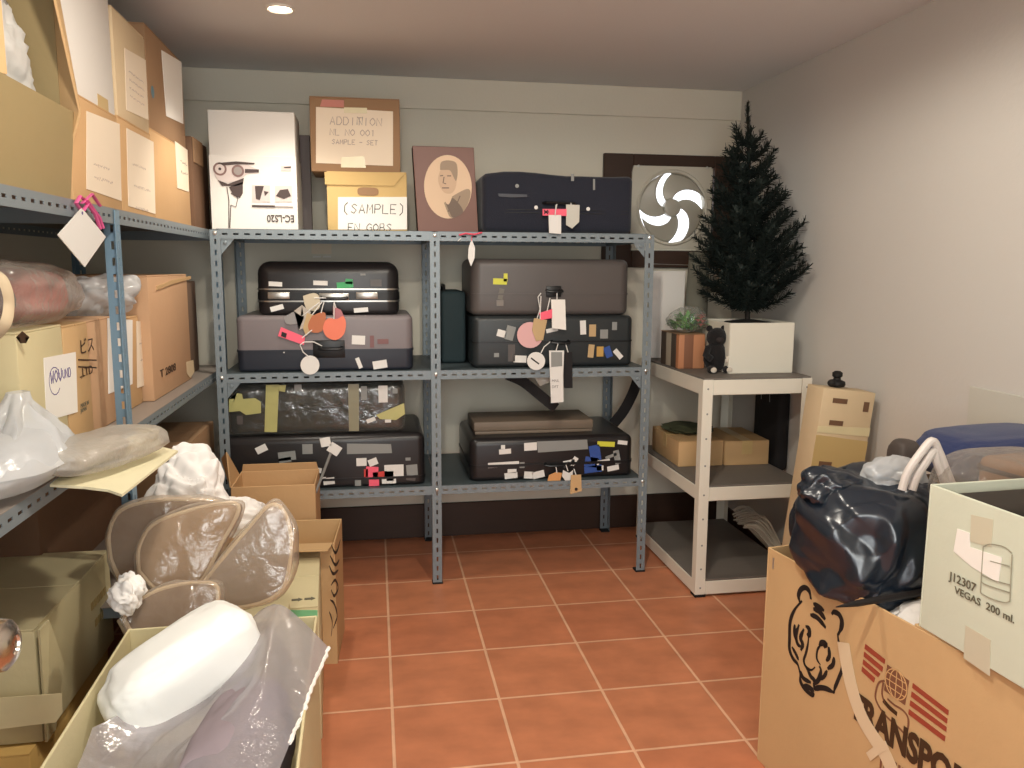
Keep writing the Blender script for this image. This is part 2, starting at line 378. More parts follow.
# window: a dark timber frame round the opening the fan fills
w0 = aY(604,153,YW-.02); w1 = aY(732,268,YW-.02); i0 = aY(633,166,YW-.02); i1 = aY(711,251,YW-.02)
win = thing('window_1', None, None, ((w0.x+w1.x)/2, YW, w1.z)); win['kind'] = 'structure'
fr = MB(); y0, y1 = YW-.028, YW
fr.box((w0.x,y0,w1.z), (i0.x,y1,w0.z), .003, 1).box((i1.x,y0,w1.z), (w1.x,y1,w0.z), .003, 1).box((i0.x,y0,i0.z), (i1.x,y1,w0.z), .003, 1).box((i0.x,y0,w1.z), (i1.x,y1,i1.z), .003, 1)
fr.build('window_frame', DARKWOOD, win)
MB().tube([aY(653,264,y0), aY(688,265,y0)], .0018, 6).build('glazing_bar', BOLT, win)

# exhaust fan in the window
FANP = mat('fan_plate_paint', (196,192,178), .45, var=.02); FANB = mat('fan_blade_plastic', (168,164,152), .4)
fc = aY(671,208,YW-.03); fr_ = .172
fan = thing('exhaust_fan', 'pale square wall fan with swirled blades in the dark window frame', 'fan', (fc.x, YW-.03, i1.z))
def annulus(R_in, sq, y0, y1, n=64):
    b = MB(); t = bmesh.new(); A = []
    for j in range(n):
        a = 2*pi*j/n; c_, s_ = cos(a), sin(a)
        k = 1/max(abs(c_)/sq[0], abs(s_)/sq[1]); row = []
        for rr, yy in ((R_in,y0),(k,y0),(k,y1),(R_in,y1)): row.append(t.verts.new((fc.x+c_*rr, yy, fc.z+s_*rr)))
        A.append(row)
    for j in range(n):
        p, q = A[j], A[(j+1)%n]
        for k in range(4): t.faces.new([p[k], q[k], q[(k+1)%4], p[(k+1)%4]])
    return b.merge(t)
annulus(fr_, ((i1.x-i0.x)/2-.004, (i0.z-i1.z)/2-.004), YW-.04, YW-.026).build('mounting_plate', FANP, fan)
Ry = Matrix.Translation((fc.x, YW-.045, fc.z)) @ Matrix.Rotation(radians(90), 4, 'X')
MB(Ry).lathe([(fr_+.006,-.005),(fr_+.012,.0),(fr_+.006,.008),(fr_-.004,.004),(fr_-.006,-.03),(fr_-.002,-.03),(fr_,-.006)], 48, cap=False).build('fan_ring', FANP, fan)
MB(Ry).lathe([(.001,.012),(.03,.012),(.042,.006),(.044,-.02),(.001,-.02)], 28, cap=False).build('hub', FANB, fan)
for k in range(4):
    a0 = radians(20+90*k)
    def bl(u, v, a0=a0):
        r = .04 + (fr_-.005-.04)*u
        w = .55 + .35*u
        a = a0 - 1.0*u**1.2 + (v-.5)*w*1.4
        return Vector((fc.x + r*cos(a), YW-.036 + (v-.5)*.03*(.5+u), fc.z + r*sin(a)))
    MB().grid(bl, 10, 8).build('blade', FANB, fan, solid=.002)
for sx in (-1,1):
    for sz in (-1,1):
        MB(Matrix.Translation((fc.x+sx*.175, YW-.041, fc.z+sz*.195)) @ Matrix.Rotation(radians(90),4,'X')).lathe([(.001,.003),(.006,.002),(.007,0)],10).build('screw', BOLT, fan)

# recessed ceiling lights
LENS = mat('lamp_lens', (255,246,230), .4, emit=(255,232,200), estr=14); TRIM = mat('lamp_trim', (235,228,218), .4)
def downlight(x, y, power, label, ang=168, col=(255,246,230), blend=.6):
    t = thing('ceiling_light', label, 'light', (x, y, ZC-.012), 0, 'recessed ceiling lights')
    Mx = Matrix.Translation((x, y, ZC))
    MB(Mx).lathe([(.037,0),(.049,0),(.048,-.005),(.042,-.007),(.037,-.003)], 32, cap=False).build('trim_ring', TRIM, t)
    MB(Mx).lathe([(.001,-.005),(.026,-.005),(.0375,-.003),(.0375,0)], 32, cap=False).build('lens', LENS, t)
    ld = bpy.data.lights.new('downlight', 'SPOT'); ld.energy = power; ld.color = lin(col)[:3]; ld.spot_size = radians(ang); ld.spot_blend = blend; ld.shadow_soft_size = .045
    lo = bpy.data.objects.new('lamp_glow', ld); C.objects.link(lo); lo.parent = t; lo.location = (0,0,-.02)

# the open door beside the camera: only its round knob reaches into the picture
kc = aY(8,645,-1.135)
door = thing('door_1', None, None, (kc.x-.066, -1.65, 0.005)); door['kind'] = 'structure'
dx = kc.x-.066
MB().box((dx-.036,-2.0,.005), (dx,-1.07,2.03), .002, 1).build('door_panel', mat('door_paint', (150,120,90), .5), door)
CHROME = mat('brushed_steel_knob', (200,190,180), .22, 1.0)
Kx = Matrix.Translation((dx, -1.135, kc.z)) @ Matrix.Rotation(radians(90), 4, 'Y')
knob = MB(Kx)
knob.lathe([(.001,0),(.032,0),(.032,.005),(.016,.009),(.0115,.014),(.0115,.030),(.018,.036),(.0255,.046),(.0275,.056),(.0255,.066),(.018,.072),(.010,.0735),(.009,.071),(.001,.071)], 32, cap=False)
knob.build('door_knob', CHROME, door)
# ---------------------------------------------------------------- slotted-angle racks
def slotted(mb, o, al, ac, length, width, th=.002, pitch=.041, sl=.02, sw=.007, off=.5, start=.012):
    """a steel strip from o along al, width along ac, with a row of slots"""
    o, al, ac = Vector(o), Vector(al).normalized(), Vector(ac).normalized(); n = al.cross(ac)
    M = Matrix((( al.x,ac.x,n.x,o.x),(al.y,ac.y,n.y,o.y),(al.z,ac.z,n.z,o.z),(0,0,0,1)))
    c = width*off; p = 0; q = start
    while q + sl < length:
        mb.box((p,0,-th/2), (q,width,th/2), M=M)
        mb.box((q,0,-th/2), (q+sl,c-sw/2,th/2), M=M); mb.box((q,c+sw/2,-th/2), (q+sl,width,th/2), M=M)
        p = q+sl; q += pitch
    mb.box((p,0,-th/2), (length,width,th/2), M=M); return mb
def bolt(mb, p, n):
    n = Vector(n); q = n.to_track_quat('Z','Y').to_matrix().to_4x4()
    mb.lathe([(.0075,0),(.0075,.003),(.004,.005),(.001,.005)], 10, M=Matrix.Translation(Vector(p)) @ q)
YF, ZT, ZM, ZL = 1.279, 1.473, .915, .43
XPL, XPM, XPR = -.624, .212, 1.106
PW = .038
rack = thing('slotted_angle_rack', 'grey slotted steel rack of two bays full of suitcases along the back wall', 'shelving rack', ((XPL+XPR)/2, 1.57, 0))
YB = 1.862
for y, sy in ((YF,1), (YB,-1)):
    for x, e in ((XPL,-1), (XPM,-1), (XPR,1)):
        u = MB(); H = ZT-.012
        slotted(u, (x-PW/2, y, .006), (0,0,1), (1,0,0), H, PW)
        xe = x + e*PW/2
        slotted(u, (xe, y, .006), (0,0,1), (0,sy,0), H, PW)
        up = u.build('upright', STEEL, rack, smooth=0)
        f = MB().box((x-PW/2-.003, min(y-.004*sy, y+sy*(PW+.003)), 0), (x+PW/2+.003, max(y-.004*sy, y+sy*(PW+.003)), .008), .002, 1)
        f.build('foot', RUBBER, up)
        for z in (ZT-.018, ZM-.018, ZL-.018):
            b = MB(); bolt(b, (x, y-sy*.001, z), (0,-sy,0)); b.build('bolt', BOLT, up)
for (xa, xb) in ((XPL,XPM), (XPM,XPR)):
    for z in (ZT, ZM, ZL):
        d = MB().box((xa+.003,YF+.003,z-.004), (xb-.003,YB-.003,z-.002), 0)
        dk = d.build('shelf_deck', DECK, rack, smooth=0)
        b = MB()
        for y in (YF+.0035, YB-.0035): slotted(b, (xa+PW/2-.006, y, z-.040), (1,0,0), (0,0,1), xb-xa-PW+.012, .0365)
        for x in (xa+PW/2+.001, xb-PW/2-.001): b.box((x-.001,YF+.004,z-.040), (x+.001,YB-.004,z-.0045))
        b.build('lip', STEEL, dk, smooth=0)
# corner gussets on the front
for x, s_ in ((XPL,1), (XPR,-1)):
    for z in (ZT, ZM):
        x0 = x + s_*PW/2
        g = MB().poly([(x0,YF+.006,z-.04), (x0+s_*.05,YF+.006,z-.04), (x0,YF+.006,z-.10)], (0,1,0), .002)
        bolt(g, (x0+s_*.016,YF+.006,z-.054), (0,-1,0)); g.build('gusset', STEEL, rack, smooth=0)

XF, LZ = -.66, (1.473, .913, .43)
lrack = thing('slotted_angle_rack', 'steel rack along the left wall stacked with cartons, slotted uprights tinted for door light', 'shelving rack', (-.96, .2, 0))
LY = (1.60, .2, -.95); XB = -1.24
for y in LY:
    for x, sx in ((XF,-1), (XB,1)):
        u = MB(); H = LZ[0]-.012
        slotted(u, (x, y-PW/2, .006), (0,0,1), (0,1,0), H, PW)
        ye = y + (PW/2 if y > 1 else -PW/2 if y < 0 else PW/2)
        slotted(u, (x, ye, .006), (0,0,1), (sx,0,0), H, PW)
        up = u.build('upright', STEEL_B, lrack, smooth=0)
        MB().box((min(x-.004,x+sx*(PW+.003)),y-PW/2-.003,0), (max(x+.004,x+sx*(PW+.003)),y+PW/2+.003,.008), .002, 1).build('foot', RUBBER, up)
for (ya, yb), zs in (((LY[1],LY[0]), LZ), ((LY[2],LY[1]), LZ[:2])):
    for z in zs:
        dk = MB().box((XB+.003,ya+.003,z-.004), (XF-.003,yb-.003,z-.002)).build('shelf_deck', DECK_L, lrack, smooth=0)
        b = MB()
        for x in (XF-.0035, XB+.0035): slotted(b, (x, ya+PW/2-.006, z-.040), (0,1,0), (0,0,1), yb-ya-PW+.012, .0365)
        for y in (ya+PW/2+.002, yb-PW/2-.002): b.box((XB+.004,y-.001,z-.040), (XF-.004,y+.001,z-.0045))
        b.build('lip', STEEL, dk, smooth=0)

# ivory boltless shelf on the right
WX0, WX1, WY0, WY1 = 1.236, 1.698, .972, 1.73
wr = thing('boltless_shelf', 'ivory metal three tier shelf with grey decks beside the right wall', 'shelf', ((WX0+WX1)/2, (WY0+WY1)/2, 0))
for x, sx in ((WX0,1), (WX1,-1)):
    for y, sy in ((WY0,1), (WY1,-1)):
        u = MB(); w = .042
        u.box((min(x,x+sx*w), min(y,y+sy*.002), .008), (max(x,x+sx*w), max(y,y+sy*.002), .897), .0008, 1)
        u.box((min(x,x+sx*.002), min(y+sy*.002,y+sy*w), .008), (max(x,x+sx*.002), max(y+sy*.002,y+sy*w), .897))
        up = u.build('upright', IVORY, wr)
        MB().box((min(x-sx*.002,x+sx*.046), min(y-sy*.002,y+sy*.046), 0), (max(x-sx*.002,x+sx*.046), max(y-sy*.002,y+sy*.046), .012), .002, 1).build('foot', RUBBER, up)
        rv = MB()
        for z in (.86,.76,.66,.55,.43,.33,.22,.12,.04):
            rv.lathe([(.004,0),(.004,.0012),(.001,.0016)], 8, M=Matrix.Translation((x+sx*.021, y-sy*.0002, z)) @ Matrix.Rotation(radians(90*sy),4,'X'))
        rv.build('rivets', GREYST, up)
for z in (.897, .462, .068):
    b = MB(); h = .062 if z > .8 else .058
    for y, sy in ((WY0,1), (WY1,-1)): b.box((WX0+.0425, min(y+sy*.001,y+sy*.022), z-h), (WX1-.0425, max(y+sy*.001,y+sy*.022), z-.002), .002, 1)
    for x, sx in ((WX0,1), (WX1,-1)): b.box((min(x+sx*.001,x+sx*.022), WY0+.0425, z-h), (max(x+sx*.001,x+sx*.022), WY1-.0425, z-.002), .002, 1)
    bm_ = b.build('beam', IVORY, wr)
    MB().box((WX0+.004,WY0+.004,z-.002), (WX1-.004,WY1-.004,z+.006), .001, 1).build('deck_board', GREYBOARD, wr)
WT, WM_, WB_ = .903, .468, .074
# ---------------------------------------------------------------- things on the back rack
def FY(y): return Face((0,y,0), (1,0,0), (0,0,1))
def FX(x): return Face((x,0,0), (0,1,0), (0,0,1))          # faces +x
EPS = .0004
TZ, MZ, LZ_ = ZT-.002+EPS, ZM-.002+EPS, ZL-.002+EPS

# white juicer carton, upside down
a = aY(210,170,1.36); b = aY(296,170,1.36); zt = aY(253,111,1.36).z
jc = Carton('appliance_carton', 'glossy white appliance carton standing upside down with a juicer picture', 'box', (a.x,1.36,TZ), (b.x-a.x,.21,zt-TZ), 0, WHITE_CARD, bev=.003)
zs = aY(253,156,1.36).z - TZ
MB(jc.M).box((-.0025,-.0025,0), (jc.w+.0025,-.0005,zs), .0008, 1).box((-.0025,-.0025,0), (-.0005,jc.d,zs), .0008, 1).box((jc.w+.0005,-.0025,0), (jc.w+.0025,jc.d,zs), .0008, 1).build('outer_sleeve', WHITE_CARD, jc.t)
F = Face((0,1.357,0), (1,0,0), (0,0,1))
G1, G2, G3, G4 = mat('print_grey', (150,142,138), .5), mat('print_dark', (70,56,54), .5), mat('print_pale', (205,192,188), .5), mat('print_mauve', (128,100,96), .5)
pic = MB()
sheet(F, F.pxs([(213,166),(224,162),(246,164),(259,170),(259,172),(247,174),(240,180),(228,183),(219,181),(215,176)]), '', None, None, mb=pic)
pic.build('printed_picture', G3, jc.t, smooth=0)
def disc(F, x, y, r, m, par, name='printed_picture', sx=1.0, h=.0018, th=.0008, n=28):
    c_ = F.px(x, y); k = depth(F.at(*c_))/CF*r
    return sheet(F, [(c_[0]+cos(2*pi*j/n)*k*sx, c_[1]+sin(2*pi*j/n)*k) for j in range(n)], name, m, par, th, h)
disc(F, 220, 169, 6.5, G4, jc.t); disc(F, 220, 169, 4.6, G3, jc.t, h=.0026); disc(F, 220, 169, 1.4, G2, jc.t, h=.0034)
disc(F, 238, 171, 6, G4, jc.t, h=.0024); disc(F, 238, 171, 4, G1, jc.t, h=.0032)
pic = MB()
for pts in ([(218,163),(236,161.5),(255,163),(254,164.5),(236,164.5),(219,166)], [(245,169),(259,169.5),(259,172.5),(245,173)], [(218,180),(228,184),(244,178),(243,184),(236,186),(222,186)],
            [(229,187),(243,182),(243,193),(240,198),(234,196)]): sheet(F, F.pxs(pts), '', None, None, mb=pic, h=.0016)
for pts in ([(227,187),(229,200),(229,228)], [(231,193),(238,198),(236,207),(231,205)], [(231,205),(230,228)]): ribbon(pic, F, F.pxs(pts), .003, .0016)
pic.build('printed_picture', G2, jc.t, smooth=0)
for pts in ([(252,185),(270,185.5),(270,202),(252,202)], [(275,186),(292,186),(292,202),(275,202)], [(281,166),(291,166),(291,171),(281,171)]): sheet(F, F.pxs(pts), 'printed_panel', G3, jc.t)
pic = MB()
for pts in ([(255,186),(264,186),(260,200),(256,199)], [(264,191),(269,192),(265,196)], [(276,196),(280,190),(288,189),(291,196),(284,199)], [(284,167),(291,166.5),(291,168),(284,168)], [(252,205),(275,205.5),(275,207.5),(252,207)]): sheet(F, F.pxs(pts), '', None, None, mb=pic, h=.002)
pic.build('printed_picture', G2, jc.t, smooth=0)
sheet(F, F.pxs([(275,206),(293,206.5),(293,208),(275,207.7)]), 'printed_bar', G1, jc.t)
ta = F.px(294.5,215.5); lettering('EC-LS20', F, ta[0], ta[1], .038, G2, jc.t, rot=180, bold=1, sx=.8)

a = aY(293,180,1.62); b = aY(311,180,1.62); zt = aY(300,135,1.62).z
tag(MB().box((a.x,1.62,TZ), (b.x,1.645,zt), .002, 1).build('thin_board', mat('dark_grey_board', (92,82,80), .6, var=.05)), 'thin dark grey board on edge behind the white appliance carton', 'board')

# manila carton marked SAMPLE with a brown carton on it
ym = 1.385; a = aY(327,200,ym); b = aY(407,200,ym); zt = aY(366,172,ym).z
sm = Carton('archive_carton', 'yellow brown handled carton with (SAMPLE) handwritten on its paper', 'box', (a.x,ym,TZ), (b.x-a.x,.27,zt-TZ), 0, K_GOLD)
F = Face(sm.front.o+Vector((0,-.001,0)), (1,0,0), (0,0,1))
fl = sheet(F, F.pxs([(324.5,172),(406,172.5),(399,180),(394,186),(325,184.5)]), 'lid_flap', K_GOLD, sm.t, .004, .0005)
h0 = F.px(368,191.5); hs = []
for j in range(24):
    t = 2*pi*j/24; hs.append((h0[0] + .042*math.copysign(abs(cos(t))**.5, cos(t)), h0[1] + .016*math.copysign(abs(sin(t))**.6, sin(t))))
sheet(F, hs, 'hand_hole', K_BROWN, sm.t)
sheet(F, [F.px(338,197), F.px(338,229.5), F.px(407,229.5), F.px(407,197)][::-1], 'paper_label', PAPER, sm.t)
p_ = F.px(343,213); handwrite('(SAMPLE)', F, p_[0], p_[1], .036, INK, sm.t, .0032)
p_ = F.px(348,231); handwrite('EN GOBS', F, p_[0], p_[1], .030, INK, sm.t, .003)
yc = 1.41; a = aY(310,130,yc); b = aY(400,130,yc); z0 = zt + EPS; z1 = aY(355,97.5,yc).z
uc = Carton('document_carton', 'brown carton with taped white handwritten sheet on top of the manila carton', 'box', (a.x,yc,z0), (b.x-a.x,.24,z1-z0), 0, K_BROWN)
F = uc.front
sheet(F, F.pxs([(316,163),(393,166),(393,111.5),(316,107)]), 'paper_label', PAPER_W, uc.t)
for q in ([(341,167.5),(366,168),(364,156),(341,157.5)], [(344,113),(367,113.5),(367,108),(344,107.5)]): sheet(F, F.pxs(q), 'packing_tape', TAPE_CLEAR, uc.t, .0012, .0018)
sheet(F, F.pxs([(320,106.5),(344,107.3),(344,100.3),(322,99.5)]), 'sticker', mat('rose_sticker', (196,128,116), .6), uc.t)
for s_, x, y, hh, mm in (('ADDITION',330,124.5,.030,INK_FAINT), ('N',357,125,.032,G1), ('NL NO 001',330,135,.024,INK_FAINT), ('SAMPLE - SET',332,144,.018,INK_FAINT)):
    p_ = F.px(x,y); handwrite(s_, F, p_[0], p_[1], hh, mm, uc.t, .003)

# box with an oval portrait
yp = 1.36; a = aY(417.5,190,yp); b = aY(478.5,190,yp); zt = aY(446,146.5,yp).z
PB = mat('portrait_brown', (112,72,58), .45, var=.1, vscale=4); PBD = mat('portrait_box_side', (40,28,26), .5)
po = thing('portrait_box', 'brown box faced with an oval portrait of an old man in a cloak', 'picture box', ((a.x+b.x)/2, yp+.04, TZ))
Ms = Matrix(((1,0,-.055,0),(0,1,0,0),(0,0,1,0),(0,0,0,1)))     # it leans a little to its left
S_ = Matrix.Translation((0,0,TZ)) @ Ms @ Matrix.Translation((0,0,-TZ))
MB(S_).box((a.x,yp+.004,TZ), (b.x,yp+.085,zt), .002, 1).build('box_body', PBD, po)
MB(S_).box((a.x+.001,yp,TZ), (b.x-.001,yp+.0035,zt-.001), .001, 1).build('picture_panel', PB, po)
F = FY(yp-.0002); SEP = [mat('sepia_cream', (214,184,152), .5, var=.05), mat('sepia_mid', (150,128,104), .5), mat('sepia_dark', (104,84,68), .5), mat('sepia_skin', (196,164,134), .5)]
disc(F, 448, 187, 31, SEP[0], po, 'printed_oval', sx=.77, h=.0004, n=40)
def prt(pts, m, h, nm='printed_portrait'): sheet(F, F.pxs(curve_pts(pts+[pts[0]], 4)[:-1]), nm, m, po, .0006, h)
prt([(444,203),(450,198),(458,193),(467,189),(470.5,192),(469,201),(464,211),(455,217.5),(450,217),(447,211)], SEP[1], .0014)
prt([(446,204),(449,211),(452,217),(456,217),(463,212),(459,204),(452,198)], SEP[2], .0022)
prt([(440,171),(438,179),(440,187),(445,193),(452,193),(456,186),(456,174),(450,169),(444,168)], SEP[3], .0022)
prt([(440,170),(441,162.5),(448,160.5),(456,163),(457.5,173),(456,181),(453,176),(450,170.5),(444,170)], SEP[1], .003)
prt([(444,196),(448,194),(452,196),(449,204),(446,203)], SEP[0], .003)
pk = MB()
for q in ([(440,176),(443,175.5)], [(447,176),(451,176)], [(444,177),(443,183),(446,184)], [(442,188),(449,188)], [(452,200),(448,212)], [(460,196),(455,208)]): ribbon(pk, F, F.pxs(q), .004, .0038)
pk.build('printed_lines', SEP[2], po, smooth=0)

# ---- suitcases
HARD_BLK = mat('black_shell', (34,31,32), .32, var=.1, vscale=12, bump=.05, bscale=300); HARD_MAUVE = mat('mauve_grey_shell', (118,110,112), .42, var=.05, bump=.05, bscale=300)
HARD_NAVY = mat('dark_navy_shell', (40,44,54), .4, bump=.05, bscale=300); HARD_TAUPE = mat('taupe_shell', (84,78,76), .42, var=.06, bump=.05, bscale=250)
HARD_TEAL = mat('charcoal_shell', (40,44,46), .4, var=.1, bump=.05, bscale=250); NAVY_CLOTH = mat('navy_cloth', (28,31,44), .85, bump=.2, bscale=260, sheen=.2)
CHROMEB = mat('chrome_band', (170,166,160), .3, .9); DKBAND = mat('dark_band', (24,24,26), .4); HANDLE = mat('black_handle', (18,18,20), .4)
ST_W = mat('white_sticker', (220,218,214), .5); OLIVE_TAPE = mat('olive_tape', (184,180,118), .3, var=.08, vscale=30); TEALCLOTH = mat('dark_teal_cloth', (34,50,54), .8, bump=.15, bscale=200)
def suitcase(name, label, x0, x1, yf, d, z0, z1, split, mu, ml, mband, ru=.03, rl=.02, vr=.03, bandh=.008, handle=None, latches=(), group='suitcases lying on the back rack', double=False):
    t = thing(name, label, 'suitcase', ((x0+x1)/2, yf+d/2, z0), 0, group)
    zs = z0 + (z1-z0)*split
    def shell(lo, hi, r, upper):
        b = MB(); tb = bmesh.new(); bmesh.ops.create_cube(tb, size=1)
        for v in tb.verts: v.co = Vector([lo[i]+(v.co[i]+.5)*(hi[i]-lo[i]) for i in range(3)])
        ed = [e for e in tb.edges if abs(e.verts[0].co.z-e.verts[1].co.z) > 1e-6]
        bmesh.ops.bevel(tb, geom=ed, offset=vr, segments=5, profile=.5, affect='EDGES')
        zz = hi[2] if upper else lo[2]
        ed = [e for e in tb.edges if abs(e.verts[0].co.z-zz) < 1e-5 and abs(e.verts[1].co.z-zz) < 1e-5]
        bmesh.ops.bevel(tb, geom=ed, offset=r, segments=5, profile=.5, affect='EDGES')
        return b.merge(tb)
    y1 = yf+d
    shell((x0,yf,zs+bandh/2), (x1,y1,z1), min(ru,(z1-zs)*.7), True).build('upper_shell', mu, t)
    shell((x0,yf,z0), (x1,y1,zs-bandh/2), min(rl,(zs-z0)*.7), False).build('lower_shell', ml, t)
    bb = MB(); e = .003
    def ring(za, zb, ex):
        tb = bmesh.new(); bmesh.ops.create_cube(tb, size=1)
        for v in tb.verts: v.co = Vector(((x0-ex)+(v.co.x+.5)*(x1-x0+2*ex), (yf-ex)+(v.co.y+.5)*(d+2*ex), za+(v.co.z+.5)*(zb-za)))
        bmesh.ops.bevel(tb, geom=[q for q in tb.edges if abs(q.verts[0].co.z-q.verts[1].co.z) > 1e-6], offset=vr+ex, segments=5, profile=.5, affect='EDGES'); bb.merge(tb)
    ring(zs-bandh/2, zs+bandh/2, e)
    bb.build('trim_band', mband, t)
    if handle:
        hx, hw, hz = handle
        MB().tube([(hx-hw/2,yf+.002,hz),(hx-hw/2,yf-.016,hz-.004),(hx-hw/2+.014,yf-.02,hz-.006),(hx+hw/2-.014,yf-.02,hz-.006),(hx+hw/2,yf-.016,hz-.004),(hx+hw/2,yf+.002,hz)], .0085, 8, flat=.7).build('handle', HANDLE, t)
    for lx in latches:
        MB().box((lx-.028,yf-.006,zs-.014), (lx+.028,yf+.001,zs+.014), .003, 2).build('latch', CHROMEB if mband is CHROMEB else DKBAND, t)
    return t
def X2(x, y, yy): return aY(x, y, yy).x
def Z2(x, y, yy): return aY(x, y, yy).z
def stickers(t, y, rows):
    F = FY(y-.0005)
    for (x, yy, w, h, ang, m) in rows: sticker(F, x, yy, w, h, ang, m, t)

# navy soft case on the top
y = 1.33; x0, x1 = X2(482.5,205,y), X2(633,205,y); z1 = Z2(560,174,y)
nv = thing('soft_suitcase', 'navy cloth suitcase lying on the top shelf beside the portrait box', 'suitcase', ((x0+x1)/2, y+.18, TZ), 0, 'suitcases lying on the back rack')
tb = bmesh.new(); bmesh.ops.create_cube(tb, size=1)
for v in tb.verts: v.co = Vector((x0+(v.co.x+.5)*(x1-x0), y+(v.co.y+.5)*.36, TZ+(v.co.z+.5)*(z1-TZ)))
bmesh.ops.bevel(tb, geom=tb.edges[:], offset=.024, segments=4, profile=.5, affect='EDGES')
bmesh.ops.subdivide_edges(tb, edges=[e for e in tb.edges if e.calc_length() > .1], cuts=8, use_grid_fill=True)
for v in tb.verts:
    n_ = noise.noise(v.co*6)*.010
    k = (v.co.z-TZ)/(z1-TZ)
    if k > .05: v.co += Vector((n_*.3, n_*.6, n_*k)); v.co.z += (.012*(1-(v.co.x-x0)/(x1-x0)) - .004)*k
    if v.co.x < x0+.05 and k > .7: v.co.z -= .010
MB().merge(tb).build('case_body', NAVY_CLOTH, nv)
zp = MB(); 
for zz in (.33,.38): zp.box((x0+.02,y-.0015,TZ+(z1-TZ)*zz), (x1-.02,y+.003,TZ+(z1-TZ)*zz+.004), .001, 1)
zp.build('zip', DKBAND, nv)
F = FY(y-.0055)
sheet(F, F.pxs([(498,193.5),(527,194.5),(527,197),(512,197.5),(499,196.5)]), 'badge', mat('worn_badge', (62,64,72), .5), nv)
for q in ((517,186),(536,207.5),(588,209)): disc(F, q[0], q[1], 1.9, GREYST if q[0]<530 else ST_W, nv, 'stud')
MB().tube([aY(543,203,y)+Vector((0,0,0)), aY(545,203,y)+Vector((0,-.025,0)), aY(573,204,y)+Vector((0,-.025,0)), aY(575,204,y)], .006, 8).build('handle', HANDLE, nv)
sheet(F, F.pxs([(571,174),(574,174),(574,181),(571,181)]), 'buckle', GREYST, nv); sheet(F, F.pxs([(593,179),(595,179),(595,190),(593,190)]), 'strap', GREYST, nv)

# middle shelf, left bay
y = 1.305; x0, x1 = X2(236,340,y), X2(413,340,y); z1 = Z2(325,316,y)
gs = suitcase('hard_suitcase', 'mauve grey hard suitcase with dark lower shell under the black rounded one', x0, x1, y, .46, MZ, z1, .38, HARD_MAUVE, HARD_NAVY, HARD_NAVY, .018, .015, .03, .008, (X2(331,348,y), .085, Z2(331,347,y)))
MB().box((X2(313,350,y),y-.004,Z2(313,358,y)), (X2(345,350,y),y+.001,Z2(345,340,y)), .003, 2).build('lock_plate', HANDLE, gs)
stickers(gs, y, [(358.5,340,13,9,-3,ST_W),(372,341.5,4,12,0,mat('brown_sticker',(120,84,84),.5)),(383,341.5,11,5,0,mat('brown_sticker',(120,84,84),.5)),(359,363,4,11,20,ST_W),(380,364.5,14,8,8,ST_W),(284,352,1.5,2,0,ST_W)])
y = 1.36; zb = z1 + EPS; x0, x1 = X2(256.5,290,y), X2(399,290,y); z1 = Z2(327,261.5,y)
bk = suitcase('hard_suitcase', 'black rounded hard suitcase with chrome bands on the mauve grey one', x0, x1, y, .36, zb, z1, .36, HARD_BLK, HARD_BLK, DKBAND, .05, .02, .05, .030, (X2(334,298,y), .10, Z2(334,297,y)))
for k in (289.2, 301.2):
    zz = Z2(327,k,y); tb = bmesh.new(); bmesh.ops.create_cube(tb, size=1)
    for v in tb.verts: v.co = Vector((x0-.004+(v.co.x+.5)*(x1-x0+.008), y-.004+(v.co.y+.5)*.368, zz+v.co.z*.006))
    bmesh.ops.bevel(tb, geom=[q for q in tb.edges if abs(q.verts[0].co.z-q.verts[1].co.z) > 1e-6], offset=.054, segments=5, profile=.5, affect='EDGES')
    MB().merge(tb).build('chrome_band', CHROMEB, bk)
for px_ in (279,367):
    MB().box((X2(px_-11,297,y),y-.010,Z2(px_,299,y)), (X2(px_+11,297,y),y-.001,Z2(px_,292,y)), .003, 2).build('latch', CHROMEB, bk)
MB().box((X2(319,297,y),y-.009,Z2(319,300,y)), (X2(349,297,y),y-.001,Z2(349,293,y)), .003, 2).build('lock_plate', CHROMEB, bk)
stickers(bk, y-.0005, [(275.5,284,13,4.5,-3,ST_W),(320.5,283,14,4.5,-2,ST_W),(345,285,16,6,5,GREEN),(349,281.5,7,5,-5,GREEN),(361,310,14,4.5,4,ST_W),(277,308,13,5,15,ST_W),(363,274.5,5,2,0,GREYST),(376,283,11,7,0,HARD_TAUPE)])

# lower shelf, left bay
y = 1.31; x0, x1 = X2(221,460,y), X2(425,460,y); z1 = Z2(325,436,y)
bs_ = suitcase('hard_suitcase', 'large black hard suitcase with pink and white stickers under the tape wrapped one', x0, x1, y, .47, LZ_, z1, .16, HARD_BLK, HARD_BLK, DKBAND, .03, .015, .03, .010, (X2(300,468,y), .10, Z2(300,470,y)))
sheet(FY(y-.0005), FY(y).pxs([(347,443.5),(391,444),(392,453),(347,454)]), 'name_plate', GREYST, bs_)
stickers(bs_, y, [(261.5,449,11,7,25,ST_W),(287,456,17,9,5,GREYST),(285,460,12,5,8,GREYST),(307.5,449,10,10,0,GREYST),(325,442,9,9,10,ST_W),(334,449,11,10,-35,ST_W),(361.5,462,10,8,0,ST_W),(373,462,9,7,20,ST_W),
  (372,473,12,13,-5,PINK),(380,475,14,7,5,RED),(366,473,4,8,0,RED),(374,482,10,8,0,PINK),(394,471,19,13,0,ST_W),(389,481,14,5,0,ST_W),(390,476,7,10,0,GREYST),(412,470,11,11,4,GREYST),(411,478,9,5,-10,HARD_TAUPE),(358,482,6,8,0,GREYST),(408,459,5,3,0,GREYST),(329,481,11,7,5,ST_W),(317,470,9,5,-12,ST_W),(324,479,4,4,0,ST_W),(279,473,8,5,5,ST_W)])
